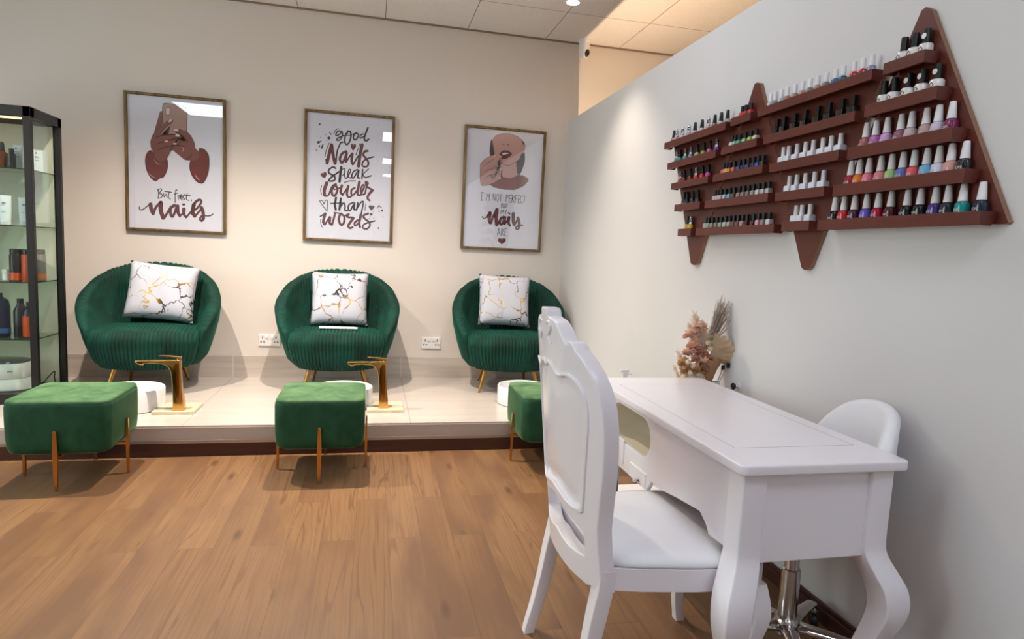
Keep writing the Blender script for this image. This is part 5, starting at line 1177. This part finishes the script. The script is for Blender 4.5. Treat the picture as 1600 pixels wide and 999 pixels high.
# pampas plumes
for i, (px, py, bxp, L_, sp) in enumerate(((1090, 508, 1098, .10, .035), (1100, 520, 1104, .09, .04), (1078, 518, 1094, .08, .03), (1060, 560, 1080, .07, .025), (1054, 582, 1076, .05, .02), (1086, 500, 1098, .1, .04), (1096, 512, 1104, .1, .045), (1064, 574, 1080, .05, .03))):
    bm = bmesh.new(); tip = fp(px, py-6); b0 = fp(bxp, py+50)
    for _ in range(190):
        f = rnd.random(); p0 = b0.lerp(tip, .35+.65*f); d = (tip-b0).normalized(); e = p0+d*rnd.uniform(.01, .03)+Vector((rnd.uniform(-1, 1), rnd.uniform(-1, 1), rnd.uniform(-.3, .6)))*sp*(1.1-f*.7)
        tube(bm, [p0, p0.lerp(e, .5)+Vector((0, 0, .003)), e], [.0021, .002, .0009], 4)
    fpart('pampas_plume', bm, M_PAMP)
# seed heads
for i, (px, py) in enumerate(((1075, 566), (1083, 572), (1079, 583), (1091, 585), (1068, 590), (1110, 545), (1106, 536))):
    bm = bmesh.new(); b2 = bmesh.new(); bmesh.ops.create_icosphere(b2, subdivisions=2, radius=.013)
    for v in b2.verts: v.co *= 1+rnd.uniform(-.12, .12)
    merge(bm, b2, 0, Matrix.Translation(fp(px, py, -.055))); fpart('seed_head', bm, mat('pale_seed_head', '#c9b596', .9), smooth=True)
# big curled palm leaf on the right
bm = bmesh.new(); rows = []
cen = fp(1106, 555)
for i in range(25):
    a = radians(84-112*i/24); row = []
    for k in range(9):
        f = k/8; R_l = .105*f*(1+.08*sin(i*1.7)*f); p_ = cen+Vector((R_l*cos(a)*1.0, -.02-.05*sin(pi*i/24)*f*f+.004*(i % 2)*f, R_l*sin(a)*1.0)); row.append(p_)
    rows.append(row)
V = [[bm.verts.new(p_) for p_ in r] for r in rows]
V2 = [[bm.verts.new(p_+Vector((0, .0015, 0))) for p_ in r] for r in rows]
for i in range(24):
    for k in range(8):
        bm.faces.new((V[i][k], V[i+1][k], V[i+1][k+1], V[i][k+1])); bm.faces.new((V2[i][k], V2[i][k+1], V2[i+1][k+1], V2[i+1][k]))
fpart('palm_leaf', bm, M_KRAFT, smooth=True)
bm = bmesh.new(); 
loft(bm, [circle(fp(1100, 600)+Vector((0, 0, 0)), .03, 16), circle(fp(1104, 575), .05, 16), circle(fp(1108, 560), .065, 16)], caps=False); fpart('kraft_wrap', bm, mat('kraft_wrap', '#a07a58', .8), smooth=True)
# brush cup beside the bouquet
bc = empty('brush_cup', (1.603, 2.637, TRZ)); tag(bc, 'cup of two black tipped brushes beside the dried flowers', 'brush cup')
bm = bmesh.new(); lathe(bm, [(.001, 0), (.02, 0), (.022, .004), (.022, .05), (.019, .05), (.018, .006), (.001, .006)], 20, caps=False); obj('cup', bm, M_PLAST, bc, auto=40)
for px, py in ((1130, 574), (1138, 571)):
    e = on_y(px, py, 2.61)-Vector(bc.location); e.x = min(e.x, .05); bm = bmesh.new(); tube(bm, [(0, 0, .01), tuple(e*.9)], .002, 8); obj('handle', bm, M_STEEL, bc); bm = bmesh.new(); box(bm, e.x-.008, e.x+.008, e.y-.004, e.y+.004, e.z*.9, e.z*1.08, .001); obj('tip', bm, M_BLKP, bc)
# black round wall hook low on the partition
q = on_x(1145, 604, XW-.03); kb = empty('wall_hook', (XW, q.y, q.z)); tag(kb, 'black round knob hook on the grey wall behind the table', 'hook')
bm = bmesh.new(); b2 = bmesh.new(); lathe(b2, [(.016, 0), (.016, .004), (.006, .006), (.006, .022)], 18); merge(bm, b2, 0, Matrix.Rotation(radians(-90), 4, 'Y')); obj('stem', bm, M_PLAST, kb, auto=40)
bm = bmesh.new(); b2 = bmesh.new(); lathe(b2, [(.001, .020), (.013, .021), (.016, .026), (.015, .033), (.008, .037), (.001, .038)], 20); merge(bm, b2, 0, Matrix.Rotation(radians(-90), 4, 'Y')); obj('knob', bm, M_BLKP, kb, smooth=True)
q = on_y(976, 583, 2.66); wb = empty('charger_plug', (max(q.x, TRX0+.025), 2.66, TRZ)); tag(wb, 'small white plastic plug just beyond the table near the chair', 'plug')
bm = bmesh.new(); box(bm, -.012, .012, -.012, .012, 0, q.z-TRZ+.004, .003); box(bm, -.022, .018, -.008, .008, q.z-TRZ+.004, q.z-TRZ+.016, .002); obj('body', bm, M_PLAST, wb)
bm = bmesh.new(); tube(bm, [(.008, -.009, q.z-TRZ-.004), (.03, -.012, q.z-TRZ-.006)], .0025, 8); obj('pin', bm, M_CHROME, wb)
